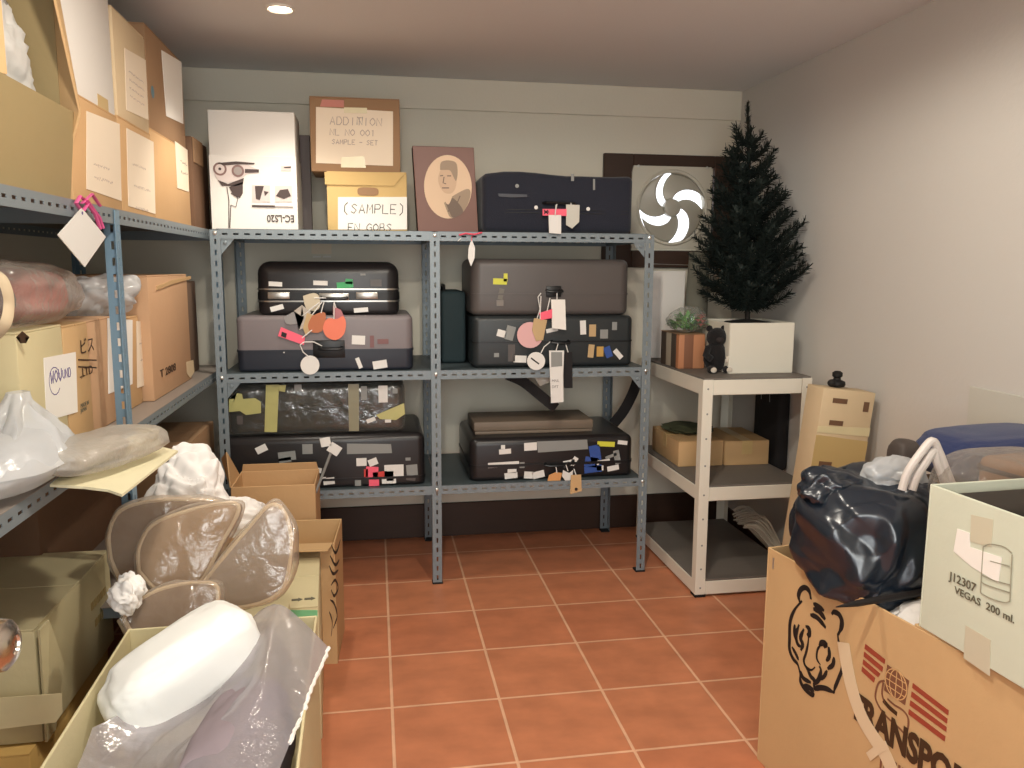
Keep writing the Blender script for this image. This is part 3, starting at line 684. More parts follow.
y = 1.37; zb = z1 + EPS; x0, x1 = X2(228,410,y), X2(404,410,y); z1 = Z2(316,384,y)
wp = suitcase('wrapped_suitcase', 'grey suitcase wrapped in clear film and olive tape on the lower shelf', x0, x1, y, .30, zb, z1, .45, HARD_TEAL, HARD_TEAL, DKBAND, .03, .03, .03, .006, (X2(321,405,y), .16, Z2(321,404,y)))
fw = MB(); tb = bmesh.new(); bmesh.ops.create_cube(tb, size=1)
for v in tb.verts: v.co = Vector((x0-.004+(v.co.x+.5)*(x1-x0+.008), y-.03+(v.co.y+.5)*.335, zb+.001+(v.co.z+.5)*(z1-zb+.002)))
bmesh.ops.bevel(tb, geom=tb.edges[:], offset=.028, segments=3, profile=.5, affect='EDGES')
bmesh.ops.subdivide_edges(tb, edges=[e for e in tb.edges if e.calc_length() > .04], cuts=10, use_grid_fill=True)
for v in tb.verts:
    n_ = noise.ridged_multi_fractal(v.co*9, 1, 2.1, 3, 1, 2)*.5-.5
    v.co.y += n_*.006
    if v.co.z > zb+.03: v.co.z += n_*.004
fw.merge(tb).build('film_wrap', film('clear_wrap', (240,238,232), .92, (205,205,200), .1, .5, 12, 1.6), wp)
FW = FY(y-.034)
def wtape(pts, m=OLIVE_TAPE): sheet(FW, FW.pxs(pts), 'tape_strip', m, wp, .001, 0)
wtape([(266,385),(279,384.5),(277,432),(264.5,432)]); wtape([(348,384),(359,384),(359,431),(349,431)], mat('grey_olive_tape',(140,136,112),.3)); wtape([(279,385),(286,385),(285,392),(279,391)])
wtape([(229,399),(235,399),(237,393),(242,394),(243,399),(255,398),(261,402),(261,413),(246,415),(240,411),(229,412)])
wtape([(376,415),(390,409),(404,403),(405,414),(396,420),(380,419)])
for r in ((383,394,9,17,0,ST_W),(298,388,7,7,0,GREYST),(371,420,9,4,20,ST_W),(388,421,6,3,0,ST_W),(395,391,5,5,0,GREYST),(240,420,6,9,0,HARD_TAUPE),(364,393,6,14,0,GREYST)): sticker(FW, *r[:5], r[5], wp)

# middle shelf, right bay
y = 1.32; x0, x1 = X2(473,340,y), X2(633,340,y); z1 = Z2(552,316,y)
dk_ = suitcase('hard_suitcase', 'charcoal hard suitcase with many small stickers under the taupe one', x0, x1, y, .46, MZ, z1, .5, HARD_TEAL, HARD_TEAL, DKBAND, .02, .02, .03, .006, (X2(560,341,y), .07, Z2(560,341,y)))
stickers(dk_, y, [(501.5,333.5,9,7,-15,ST_W),(510,333,9,14,-15,GREYST),(511.5,353,7,17,0,HARD_TAUPE),(583,327.5,6,14,3,ST_W),(592.5,330.5,7,12,0,TANTAG),(604,334,8,9,0,GREYST),(591,351,6,13,-5,TANTAG),(600,351.5,7,10,0,mat('amber_sticker',(190,150,80),.5)),(608,352,7,11,20,BLUE),(618,354,5,11,42,ST_W),(614.5,326,5,8,0,GREYST),(496.5,355,5,4,0,GREYST),(520,359,13,7,-3,ST_W),(552,330,12,4,12,ST_W)])
y = 1.345; zb = z1 + EPS; x0, x1 = X2(471,285,y), X2(630,285,y); z1 = Z2(552,259,y)
tp = suitcase('hard_suitcase', 'taupe hard suitcase on top of the charcoal one in the right bay', x0, x1, y, .40, zb, z1, .38, HARD_TAUPE, HARD_TAUPE, HARD_TAUPE, .03, .025, .045, .006, (X2(554,292,y), .06, Z2(554,290,y)))
MB().box((X2(546,291,y),y-.008,Z2(546,297,y)), (X2(561,291,y),y-.001,Z2(561,286,y)), .003, 2).build('lock_plate', HANDLE, tp)
stickers(tp, y, [(500,281.5,14,6,-2,YELLOW),(505.5,277.5,4,8,0,YELLOW),(501,294,5,11,-10,mat('dull_sticker',(110,106,98),.5)),(500,303,7,6,0,mat('dull_sticker2',(124,118,112),.5))])
x0, x1 = X2(441,330,1.5), X2(466,330,1.5)
tl = thing('soft_suitcase', 'narrow dark teal cloth case standing upright beside the stack in the right bay', 'suitcase', ((x0+x1)/2,1.66,MZ))
MB().box((x0,1.5,MZ), (x1,1.80,Z2(452,291,1.5)), .018, 4).build('case_body', TEALCLOTH, tl)
zc_ = Z2(452,291,1.5); MB().tube([(x0+.02,1.56,zc_-.004),(x0+.02,1.57,zc_+.022),(x0+.02,1.69,zc_+.022),(x0+.02,1.70,zc_-.004)], .006, 8).build('handle', HANDLE, tl)

# lower shelf, right bay
y = 1.315; x0, x1 = X2(470,460,y), X2(633,460,y); z1 = Z2(552,437,y)
lb = suitcase('hard_suitcase', 'black hard suitcase crowded with stickers under the flat taupe folder', x0, x1, y, .47, LZ_, z1, .36, HARD_BLK, HARD_BLK, DKBAND, .03, .02, .035, .012, (X2(557,463,y), .10, Z2(557,463,y)))
F = FY(y-.0005); sheet(F, F.pxs([(537,441.5),(587,439.5),(588,449),(538,452.5)]), 'name_plate', GREYST, lb); sheet(F, F.pxs([(488,463),(519,461),(519,466),(488,468)]), 'name_plate', ST_W, lb)
stickers(lb, y, [(530.5,446.5,13,8,2,ST_W),(505,451.5,12,5,3,ST_W),(503,447,4,4,0,ST_W),(606,444,18,5,-4,YELLOW),(622.5,442.5,10,4,-8,ST_W),(595,453,11,16,10,BLUE),(591,462,13,10,-10,BLUE),(593,469,18,7,5,BLUE),(613,468,12,5,10,ST_W),(600,468,7,5,0,ST_W),(604,461,12,3,8,ST_W),(617,457,6,14,12,GREYST),(611,456,12,3,20,GREYST),(597,462,4,7,0,ST_W),
  (511,475.5,13,6,5,ST_W),(512,471,9,4,0,ST_W),(528.5,475,9,7,-5,ST_W),(538.5,474.5,12,7,12,ST_W),(569,463,12,6,10,ST_W),(574,461,5,9,-35,ST_W),(522,465,5,6,0,GREYST),(466.5,0,0,0,0,ST_W)][:-1])
y = 1.40; zb = z1 + EPS; x0, x1 = X2(475,425,y), X2(592.5,425,y)
fo = thing('document_folder', 'flat taupe folder case lying on the stickered black suitcase', 'folder', ((x0+x1)/2,1.55,zb))
FOLD = mat('taupe_vinyl', (120,106,92), .55, var=.05)
MB().box((x0,y,zb), (x1,y+.26,zb+.014), .004, 2).build('lower_cover', FOLD, fo)
MB().box((x0-.004,y+.004,zb+.0145), (x1+.004,y+.255,Z2(534,421,y)), .006, 2).build('upper_cover', FOLD, fo)

# ---- tags tied to the handles
TG = 'luggage tags tied to the suitcases'
def ltag(label, pts, y, m, strap=None, th=.0025, ms=None, name='luggage_tag', body='tag_body', crv=False):
    F = FY(y); P = F.pxs(curve_pts(pts+[pts[0]],3)[:-1] if crv else pts)
    cx = sum(p[0] for p in P)/len(P); zz = max(p[1] for p in P)
    t = thing(name, label, 'tag', (cx, y, zz), 0, TG)
    sheet(F, P, body, m, t, th, 0)
    if strap: MB().tube([aY(q[0], q[1], y+(q[2] if len(q) > 2 else -.004)) for q in strap], .0022, 6).build('strap', ms or ST_W, t)
    return t, F
def dtag(label, x, y_, r, y, m, strap=None, ms=None):
    return ltag(label, [(x+r*cos(2*pi*j/24), y_+r*sin(2*pi*j/24)) for j in range(24)], y, m, strap, ms=ms)
W_ = ST_W
ltag('cream cloth tag at the top of the bundle on the black rounded suitcase', [(303,296),(313,293),(319,296),(320,307),(314,311),(306,308)], 1.327, mat('cream_cloth',(196,184,162),.8), [(314,298),(326,298,-.0)], crv=True)
ltag('grey folded tag sticking out left of the tag bundle', [(284,317),(296,311),(303,315),(299,323),(287,324)], 1.300, mat('grey_tag',(140,138,138),.6), [(302,316),(318,304)], crv=True)
ltag('long pale grey tag in the bundle above the pink label', [(294,311),(302,305),(311,312),(306,327),(299,330),(304,318)], 1.297, mat('pale_grey_tag',(176,168,158),.6), [(309,310),(320,302)])
ltag('tan tag hanging in the middle of the bundle', [(307,313),(314,315),(312,330),(306,336),(303,328)], 1.294, TANTAG, [(312,315),(322,302)])
ltag('brown orange rounded tag in the bundle on the mauve grey suitcase', [(312,316),(322,312),(326,316),(322,331),(311,332),(308,325)], 1.291, mat('brown_orange_tag',(178,104,66),.5), [(321,313),(324,302)], crv=True)
ltag('salmon red bear shaped tag at the right of the bundle', [(325,321),(329,318),(337,319),(343,316),(346,323),(344,334),(336,340),(327,337),(323,329)], 1.288, SALMON, [(334,319),(334,303)], crv=True)
ltag('rosy folded paper tag behind the salmon tag', [(333,306),(341,310),(345,318),(338,323),(333,315)], 1.298, mat('rosy_tag',(170,110,116),.6), [(336,308),(334,302)])
t, F = ltag('hot pink rectangular label with a black stamp left of the bundle', [(281,327),(305,337),(304,345),(278,336)], 1.284, PINK, [(302,338),(312,330)])
sheet(F, F.pxs([(282,331.5),(287,333.5),(286,338),(281,336)]), 'printed_stamp', INK, t, .0008, .003)
t, F = dtag('white round tag on a pale strap hanging over the rack lip below the bundle', 310, 365, 9.5, 1.268, W_, [(309,357),(303,352),(300,345),(304,342,.015),(314,342,.018),(322,346,.026)], W_)
for z0_, z1_ in (((303,353),(313,343)),): pass
# tags on the navy case and the top lip
ltag('white paper tag on the navy suitcase below its pink band', [(548.5,215),(561,215),(561,234),(549,233)], 1.264, W_, [(555,216),(556,205,.02)])
t, F = ltag('bright pink band tag with black print on the navy suitcase', [(542.5,209),(566.5,209),(566.5,216),(542.5,215.5)], 1.300, PINK, [(556,209),(557,204)])
ribbon_b = MB(); F2 = FY(1.2972)
for q in ([(544,210),(548,214)], [(548,210),(544,214)], [(544,212),(549,212)]): ribbon(ribbon_b, F2, F2.pxs(q), .004, .0006)
ribbon_b.build('printed_stamp', INK, t, smooth=0)
ltag('pale pointed tag hanging beside the pink band on the navy suitcase', [(566,204.5),(579.5,205),(579,222),(572,228.5),(566,225)], 1.302, mat('pale_grey_paper',(196,194,184),.7), [(571,205),(571,203)])
t = thing('hanging_tag', 'white narrow twisted tag hanging on a pink tie from the top lip of the rack', 'tag', aY(471,237,1.272), 0, TG)
F = FY(1.272); sheet(F, F.pxs([(471.5,239),(475,248),(474.5,258),(471,266.5),(468,258),(468.5,248)]), 'tag_body', W_, t)
MB().tube([aY(459,235,1.27), aY(466,233.5,1.268), aY(474,234.5,1.268), aY(482,232.5,1.27)], .007, 8, flat=.5).tube([aY(472,236,1.27), aY(471.5,241,1.271)], .0015, 6).build('pink_tie', PINK, t)
MB().tube([aY(458,241,1.27), aY(461,238.5,1.27)], .002, 6).build('cord_end', W_, t)
# right bay tags
dtag('large dusty pink round tag hanging from the taupe suitcase', 530, 335, 13, 1.292, mat('dusty_pink',(214,168,168),.6), [(536,322),(540,309),(538,297),(541,293)])
ltag('tan pointed tag over the dusty pink round one', [(534,318),(547,320),(543,340),(536,341),(532,330)], 1.286, TANTAG, [(540,319),(541,296)])
ltag('hot pink small tag beside the upper white paper tag', [(539,313),(552,309),(552,318),(541,320)], 1.283, PINK, [(547,311),(550,298)])
ltag('cream upright paper tag hanging from the taupe suitcase lock', [(551,299.5),(565,299.5),(566,330),(552,328)], 1.288, PAPER, [(557,300),(557,293)])
t, F = dtag('white round tag with a black line hanging over the lip of the middle shelf', 536, 361, 9, 1.266, W_, [(541,353),(544,347),(550,342,.02)])
rb = MB(); F2 = FY(1.2635); ribbon(rb, F2, F2.pxs([(531,358),(539,364)]), .006, .0002); rb.build('printed_line', INK, t, smooth=0)
t, F = ltag('long white luggage strip with grey print hanging below the middle shelf', [(549,350.5),(564,350.5),(563,375),(563.5,402),(551,403),(550,378)], 1.262, W_, [(556,351),(558,344,.03)])
sheet(F, F.pxs([(551,352),(562,352),(562,366),(551,367)]), 'printed_panel', GREYST, t, .0006, .003)
p_ = F.px(551.5,388); lettering('DFT', F, p_[0], p_[1], .016, INK_GREY, t, h=.003); p_ = F.px(551.5,382); lettering('MNL', F, p_[0], p_[1], .016, INK_GREY, t, h=.003)
ltag('black flat strap hanging behind the long white strip', [(562,352),(572,352),(572.5,388),(564,388)], 1.2685, mat('black_webbing',(26,24,26),.8), [(568,352),(566,345,.03)])
t = thing('webbing_strap', 'black webbing strap sagging under the middle shelf in the right bay', 'strap', aY(540,377,1.40))
rbn = MB(); ribbon(rbn, FY(1.39), curve_pts(FY(1.39).pxs([(507,374.5),(522,381),(535,391),(547,401),(556,408)]),4), .045, 0, .003); rbn.build('webbing', mat('black_webbing',(26,24,26),.8), t)
ltag('pale folded tag on the sagging black strap', [(534,377),(548,373),(550,382),(540,386)], 1.375, mat('pale_grey_paper',(196,194,184),.7))
ltag('orange brown tag hanging from the stickered black suitcase', [(549,475),(556,472),(562,473),(560,481),(547,482)], 1.288, mat('orange_tag',(206,150,96),.6), [(557,473),(556,467)])
t, F = ltag('kraft paper tag with a small mark hanging over the lowest lip', [(571,475),(581,474.5),(581.5,491),(570,494)], 1.262, K_TAN, [(576,475),(574,469,.02)])
disc(F, 576, 489, 1.6, INK, t, 'printed_mark', h=.003)
ltag('white cross folded tag at the handle of the stickered black suitcase', [(563,470),(569,473),(573,470),(572,479),(566,482),(562,476)], 1.285, W_, [(568,471),(566,465)])
t = thing('cloth_flap', 'black cloth strap hanging at the back right of the lower bay', 'strap', aY(622,400,1.62))
rbn = MB(); ribbon(rbn, FY(1.60), curve_pts(FY(1.60).pxs([(640,370),(634,390),(624,410),(613,424)]),4), .05, 0, .004); rbn.build('webbing', mat('black_webbing',(26,24,26),.8), t)
F = Face((0,YW-.0005,0), (1,0,0), (0,0,1)); q = F.pxs([(311.5,254),(331.5,254),(331.5,242),(311.5,242)])
wp_ = thing('wall_note', 'small cream paper stuck on the back wall above the black rounded suitcase', 'paper', F.at(q[0][0],q[0][1]))
sheet(F, q, 'paper_sheet', PAPER_W, wp_, .0012, .0003)
for x in (317,327): sheet(F, F.pxs([(x-4,257.5),(x+4,257.5),(x+4,255.8),(x-4,255.8)]), 'paper_strip', PAPER, wp_, .0012, .0003)
# ---------------------------------------------------------------- left rack, top shelf
def carton_x(name, label, xf, y0, y1, z0, z1, d, m, **k):
    """a carton whose front faces +x"""
    return Carton(name, label, k.pop('cat','box'), (xf-d, y0, z0), (d, y1-y0, z1-z0), 0, m, **k)
LT, LM, LL = LZ[0]-.002+EPS, LZ[1]-.002+EPS, LZ[2]-.002+EPS
GR = 'cartons stacked on the left rack'
def label_x(c, pts, m=None, name='paper_label', h=.0005): return sheet(c.right, c.right.pxs(pts), name, m or PAPER_W, c.t, .0012, h)
xf = -.69
c1 = carton_x('storage_carton', 'tan carton with a white sheet, under the tall plain white carton', xf, .0, .360, LT, 1.720, .38, K_ORANGE, group=GR)
label_x(c1, [(86,189),(121,201),(119,124),(86,111)]); a = c1.right.px(93,166); scribble(c1.right, a[0], a[1], .15, 2, INK_FAINT, c1.t, lh=.008, gap=.03)
c2 = carton_x('storage_carton', 'tan carton with a full height white sheet, below the pale brown printed one', xf, .366, .688, LT, 1.725, .38, K_ORANGE, group=GR)
label_x(c2, [(128,206),(155,214),(153,142),(126,128)]); a = c2.right.px(132,165); scribble(c2.right, a[0], a[1], .17, 3, INK_FAINT, c2.t, lh=.008, gap=.06, seed=4)
c3 = carton_x('storage_carton', 'tan carton with a paper on its upper right, beside the dark carton in the corner', xf, .694, 1.195, LT, 1.745, .36, K_ORANGE, group=GR)
label_x(c3, [(177,188),(188.5,192),(187,150),(174.5,141)]); a = c3.right.px(180,163); scribble(c3.right, a[0], a[1], .12, 2, INK_GREY, c3.t, lh=.012, gap=.035, seed=5)
zc3 = 1.745+EPS
w1 = carton_x('storage_carton', 'tall plain white carton in the upper row on the top left shelf', xf-.004, .005, .372, 1.7254, 2.13, .36, WHITE_CARD, group=GR) if False else carton_x('storage_carton', 'tall plain white carton in the upper row on the top left shelf', xf-.004, .005, .362, 1.720+EPS, 2.13, .36, WHITE_CARD, group=GR)
MB(w1.M).box((w1.w-.0003,.22,0), (w1.w+.0008,.30,.03), 0).build('packing_tape', TAPE_TAN, w1.t, smooth=0)
w2 = carton_x('storage_carton', 'pale brown carton with a printed white sheet, right of the tall white carton', xf-.003, .385, .690, 1.725+EPS, 2.005, .36, K_PALE, group=GR)
label_x(w2, [(126,110),(148,120),(145,60),(124,48)]); a = w2.right.px(128,72); scribble(w2.right, a[0], a[1], .16, 4, INK_FAINT, w2.t, lh=.006, gap=.022, seed=6)
w3 = carton_x('storage_carton', 'brown carton with a blue mark, nearest the back wall in the upper row', xf-.002, .700, 1.180, zc3, 2.05, .34, K_BROWN, group=GR)
label_x(w3, [(166,116),(183,124),(181,62),(161,50)], PAPER)
disc(w3.right, 152, 92, 6, mat('blue_print',(96,128,140),.6), w3.t, 'printed_mark', sx=.9)
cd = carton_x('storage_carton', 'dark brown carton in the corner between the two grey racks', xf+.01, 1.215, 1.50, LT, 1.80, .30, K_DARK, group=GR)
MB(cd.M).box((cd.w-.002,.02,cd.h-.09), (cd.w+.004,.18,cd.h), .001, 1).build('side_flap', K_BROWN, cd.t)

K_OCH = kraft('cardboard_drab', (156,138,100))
# open carton with crumpled paper at the near end
oc = thing('open_carton', 'open olive carton full of crumpled grey paper at the near end of the top shelf', 'box', (-.85,-.18,LT), 0, GR)
y0, y1 = -.40, -.008
MB().box((-1.06,y0,LT), (-.70,y1,LT+.005)).box((-1.06,y0,LT), (-1.055,y1,1.98)).box((-1.06,y1-.005,LT), (-.70,y1,1.98)).box((-1.06,y0,LT), (-.70,y0+.005,1.98)).build('box_body', K_OCH, oc, smooth=0)
MB().poly([(-.70,y0,LT),(-.70,y1,LT),(-.672,y1-.02,1.66),(-.672,y0,1.665)], (1,0,.1), .005).build('front_flap', K_OCH, oc, smooth=0)
MB().poly([(-.70,y1-.003,1.55),(-.70,y1-.003,1.98),(-.655,y1-.20,1.99),(-.655,y1-.03,1.66)], (.9,.4,0), .005).build('side_flap', K_TAN, oc, smooth=0)
MB().poly([(-.70,y0+.003,1.67),(-.672,y0+.055,1.67),(-.672,y0+.055,1.98),(-.70,y0+.003,1.98)], (-.9,.3,0), .005).build('side_flap', K_TAN, oc, smooth=0)
sheet(FX(-.662), FX(-.662).pxs([(20,182),(27,176),(31,185),(22,187)]), 'tape_scrap', YELLOW, oc) if False else None
GPAPER = mat('grey_tissue', (190,188,184), .8, var=.08, vscale=10)
tag(MB().blob((-.78,-.20,1.72), (.07,.15,.16), seed=3, amp=.25, freq=3.0, sub=5).build('crumpled_paper', GPAPER, smooth=60), 'crumpled grey tissue paper showing in the open olive carton', 'paper')
tag(MB().blob((-.655,-.30,1.545), (.012,.05,.05), seed=8, amp=.5, freq=2, sub=4).build('plastic_scrap', film('silver_plastic',(230,232,235),.35,(190,194,198),.2,.5,20), smooth=60), 'scrap of silvery plastic at the near end of the top left shelf', 'plastic') if False else None

# square tag on a pink ribbon
t = thing('hanging_tag', 'white square tag hanging point down on a pink ribbon from the left rack', 'tag', aX(82,200,-.652), 0)
F = FX(-.648); P = F.pxs([(81,208),(105,237),(84,267),(57,235)]); sheet(F, P[::-1], 'tag_body', ST_W, t, .002, 0)
disc(F, 81, 213, 1.6, INK_PURPLE, t, 'eyelet', h=.0025)
rb = MB(); 
for q in ([(80,196),(76,203),(81,210)], [(80,196),(88,203),(83,211)], [(84,200),(95,214),(100,229)], [(86,199),(99,217),(103,228)], [(82,203),(92,194),(100,206)]):
    rb.tube([tuple(aX(x,y,-.650)) for x,y in q], .0045, 6, flat=.5)
rb.build('ribbon', mat('pink_ribbon',(214,96,150),.5), t)

# ---------------------------------------------------------------- left rack, middle shelf
xm = -.72
ca = carton_x('storage_carton', 'cream carton with a printed up arrow under the clear bag on the middle left shelf', xm, -.28, -.045, LM, 1.200, .30, K_OLIVE, group=GR)
F = ca.front; a = F.px(23,338); k = .0017
sheet(F, [(a[0]+x*k, a[1]+y*k) for x, y in ((-3,-6),(3,-6),(3,1),(7,1),(0,8),(-7,1),(-3,1))], 'printed_arrow', INK_BROWN, ca.t)
sheet(ca.right, ca.right.pxs([(46,421),(77,412),(75,352),(43,358)]), 'paper_label', PAPER, ca.t, .0012, .0005)
F = ca.right; a = F.px(50,384); handwrite('WOU', F, a[0], a[1], .026, INK_PURPLE, ca.t, .0028); a = F.px(62,379); handwrite('UND', F, a[0], a[1], .02, INK_PURPLE, ca.t, .0022)
a = F.px(54,381); rb = MB(); ribbon(rb, F, [(a[0]+.045*cos(t_*.4)*.7, a[1]+.03*sin(t_*.4)-.0) for t_ in range(15)], .0022); rb.build('pen_loop', INK_PURPLE, ca.t, smooth=0)
cb = carton_x('storage_carton', 'tan carton printed with Japanese letters and LTD beside the cream arrow carton', xm-.002, -.035, .125, LM, 1.195, .30, K_TAN, group=GR)
F = cb.right
a = F.px(79,354); lettering('ビス', F, a[0], a[1], .042, INK_BROWN, cb.t, sx=1.25)
rb = MB(); sheet(F, F.pxs([(78,359),(96,359.5),(96,361),(78,360.5)]), '', None, None, mb=rb); sheet(F, F.pxs([(78,366),(96,367),(96,368.5),(78,367.5)]), '', None, None, mb=rb); rb.build('printed_bar', INK_BROWN, cb.t, smooth=0)
a = F.px(79,378); lettering('.,LTD', F, a[0], a[1], .03, INK_BROWN, cb.t, sx=1.35); a = F.px(80,408); lettering('MADE IN', F, a[0], a[1], .014, INK_OLIVE, cb.t); a = F.px(80,413); lettering('JAPAN', F, a[0], a[1], .014, INK_OLIVE, cb.t)
cc = carton_x('storage_carton', 'carton with tall white sheet half hidden by the blue tinted upright', xm-.01, .130, .350, LM, 1.195, .30, K_RUST, group=GR)
label_x(cc, [(108,394),(132,384),(132,320),(107,318)], PAPER)
ce = carton_x('storage_carton', 'orange tan carton with white sheet just right of the blue tinted upright', xm-.02, .356, .625, LM, 1.180, .32, K_ORANGE, group=GR)
label_x(ce, [(137,388),(148.5,384),(148.5,322),(136,321)]); a = ce.right.px(139,345); scribble(ce.right, a[0], a[1], .06, 2, INK_FAINT, ce.t, lh=.008, gap=.05, seed=9)
cg = carton_x('storage_carton', 'tall tan carton with a torn corner nearest the back wall on the middle left shelf', xm+.01, .640, 1.165, LM, 1.300, .30, K_RUST, group=GR)
F = cg.right; a = F.px(160,378); lettering('T 2808', F, a[0], a[1], .036, INK_BROWN, cg.t, bold=.5, sx=2.0)
sheet(F, F.pxs([(186,362),(193,360),(194,372),(190,378),(187,374)]), 'torn_patch', K_PALE, cg.t); sheet(F, F.pxs([(156,290),(172,284),(190,279),(190,276),(172,280),(156,286)]), 'lid_edge', K_TAN, cg.t, .003)
carton_x('storage_carton', 'dim grey brown carton at the far end of the middle left shelf', xm-.02, 1.175, 1.45, LM, 1.27, .30, kraft('cardboard_dim', (126,104,88)), group=GR)
WBAG = film('white_plastic_bag', (250,250,252), .38, (232,234,236), .22, .3, 9, 1.0)
tag(MB().blob((-.81,.47,1.245), (.10,.13,.066), seed=11, amp=.4, freq=1.6, sub=5, flatb=-.9).build('crumpled_plastic', WBAG, smooth=60), 'crumpled pale silvery plastic on the orange tan carton', 'plastic')

# clear bag with pink and dark cloth on the cartons
bg = thing('clear_plastic_bag', 'clear plastic bag of dark and pink cloth lying on the cream and tan cartons', 'bag', (-.84,-.12,1.201))
MB().blob((-.86,-.26,1.262), (.12,.125,.056), seed=5, amp=.1, freq=1.5, sub=4, sq=.8).build('dark_cloth', mat('plum_cloth',(70,52,62),.85,var=.3), bg)
MB().blob((-.84,-.015,1.265), (.12,.115,.060), seed=6, amp=.08, freq=1.3, sub=4, sq=.75).build('pink_cloth', mat('pink_brown_cloth',(176,116,110),.85,var=.15,vscale=9), bg)
MB().blob((-.84,-.12,1.272), (.15,.28,.074), seed=7, amp=.09, freq=1.3, sub=5, sq=.75, flatb=-.92).build('film', CLEAR, bg, smooth=60)
t = thing('strap_loop', 'beige strap loop hanging at the near end of the middle left shelf', 'strap', aX(2,270,-.66))
MB().tube(curve_pts([tuple(aX(*q)) for q in ((-12,268,-.70),(0,276,-.67),(7,290,-.66),(9,305,-.66),(6,322,-.66),(-4,336,-.68),(-14,340,-.70))],5), .010, 6, flat=.35).build('webbing', mat('beige_webbing',(190,172,144),.8), t)
MB().blob((-.85,-.43,1.20), (.10,.07,.16), seed=17, amp=.2, freq=1.5, sub=4, flatb=-.9).build('bag_body', mat('dim_green_bag',(84,86,76),.7), t) if False else None

# cream sheet jutting out, clear parcel and white bag at the near end
zz = LM
pts = [(50,487),(66,474),(138,434),(160,440),(162,449),(178,452.5),(122,497),(108,492),(84,489)]
cs = thing('cream_carton_lid', 'cream cardboard lid jutting out over the edge of the middle left shelf', 'lid', aZ(110,470,LM))
MB().poly([aZ(x,y,LM+.002) for x,y in pts], (0,0,1), .005).build('lid_panel', kraft('cardboard_ivory',(222,214,180)), cs, smooth=0)
q = [aZ(138,434,LM+.008), aZ(160,440,LM+.008)]
MB().poly([aZ(137,434,LM+.007), aZ(160,440,LM+.007), aZ(160,440,LM+.007)+Vector((.0,-.01,.03)), aZ(137,434,LM+.007)+Vector((0,-.01,.02))], (0,1,0), .004).build('folded_edge', kraft('cardboard_ivory',(222,214,180)), cs, smooth=0)
zl = LM+.008
pc = thing('clear_parcel', 'flat parcel in clear plastic on the cream cardboard lid', 'bag', aZ(100,460,zl))
cpt = aZ(98,456,zl+.03)
Rz = Matrix.Rotation(radians(-22),4,'Z')
MB().blob(cpt+Vector((-.03,.02,.004)), (.05,.10,.026), Rz, seed=21, amp=.08, freq=1.6, sub=4, sq=.7, flatb=-.9).build('wrapped_item', mat('grey_beige_cloth',(168,158,144),.85,var=.1), pc)
MB().blob(cpt+Vector((.0,.02,.010)), (.075,.165,.034), Rz, seed=22, amp=.10, freq=1.4, sub=5, sq=.75, flatb=-.95).build('film', film('milky_film',(244,242,238),.6,(214,208,200),.15,.6,22), pc, smooth=60)
wbg = thing('plastic_bag', 'white plastic carrier bag slumped at the near end of the middle left shelf', 'bag', aZ(25,500,LM))
c0 = aX(14,458,-.72)+Vector((.01,-.035,0))
t = MB(); t.blob((c0.x,c0.y,LM+.058), (.10,.19,.062), seed=31, amp=.12, freq=1.2, sub=5, flatb=-.85)
t.build('bag_body', WBAG, wbg, smooth=60)
n0 = aX(12,392,-.72)
MB().grid(lambda u, v: Vector((c0.x + (.095*(1-v)**1.4+.018)*cos(6.283*u)*(1+.10*v*sin(4*6.283*u)+.03*sin(7*6.283*u)), c0.y + (n0.y-c0.y)*v + (.17*(1-v)**1.5+.022)*sin(6.283*u)*(1+.08*v*sin(5*6.283*u)+.03*sin(8*6.283*u)), LM+.055 + (n0.z-LM-.055)*v)) + Vector((cos(6.283*u),sin(6.283*u),.35))*(.016*sin(pi*min(1,v*1.1+.05))*(2*abs(((7*u+.35*v+.25*noise.noise(Vector((cos(6.283*u)*2,sin(6.283*u)*2,v*3))))%1)-.5)*2-1)), 120, 24).build('gathered_neck', WBAG, wbg, smooth=60)

# far bay, bottom shelf
cl = carton_x('storage_carton', 'brown carton lying low in the far bay under the middle left shelf', -.69, 1.02, 1.42, LL, .70, .20, K_BROWN, group=GR)
carton_x('storage_carton', 'unseen dark brown carton added to darken the lowest left shelf', -.93, .28, .98, LL, .86, .27, K_DARK, group=GR)  # added carton, its dark colour stands in for shade under the shelf
# ---------------------------------------------------------------- on the ivory shelf
WTZ, WMZ, WBZ = WT+EPS, WM_+EPS, WB_+EPS
# planter and tree
yp = 1.085; a, b = aY(729.5,350,yp), aY(793.5,350,yp); zt = aY(760,323,yp).z; px_c, py_c = (a.x+b.x)/2, yp+(b.x-a.x)/2
PLW = mat('planter_white', (222,218,204), .5, var=.02)
pl = thing('planter', 'square white planter holding the dark artificial tree on the ivory shelf', 'planter', (px_c,py_c,WTZ))
h = (b.x-a.x)/2
B = MB(); k = .008
B.box((px_c-h,py_c-h,WTZ), (px_c+h,py_c-h+k,zt), .002, 1).box((px_c-h,py_c+h-k,WTZ), (px_c+h,py_c+h,zt), .002, 1).box((px_c-h,py_c-h+k,WTZ), (px_c-h+k,py_c+h-k,zt), .002, 1).box((px_c+h-k,py_c-h+k,WTZ), (px_c+h,py_c+h-k,zt), .002, 1).box((px_c-h+k,py_c-h+k,WTZ), (px_c+h-k,py_c+h-k,WTZ+.01))
B.build('box_body', PLW, pl)
TREEG = mat('dark_needles', (15,28,24), .75, var=.25, vscale=30); TRUNK = mat('tree_trunk', (34,30,26), .8)
tr = thing('artificial_christmas_tree', 'dark green artificial Christmas tree standing in the white planter', 'tree', (px_c,py_c,WTZ+.011))
ty = py_c; tip = aY(748,104,ty); bz = zt-.01
base = Vector((px_c,ty,bz))
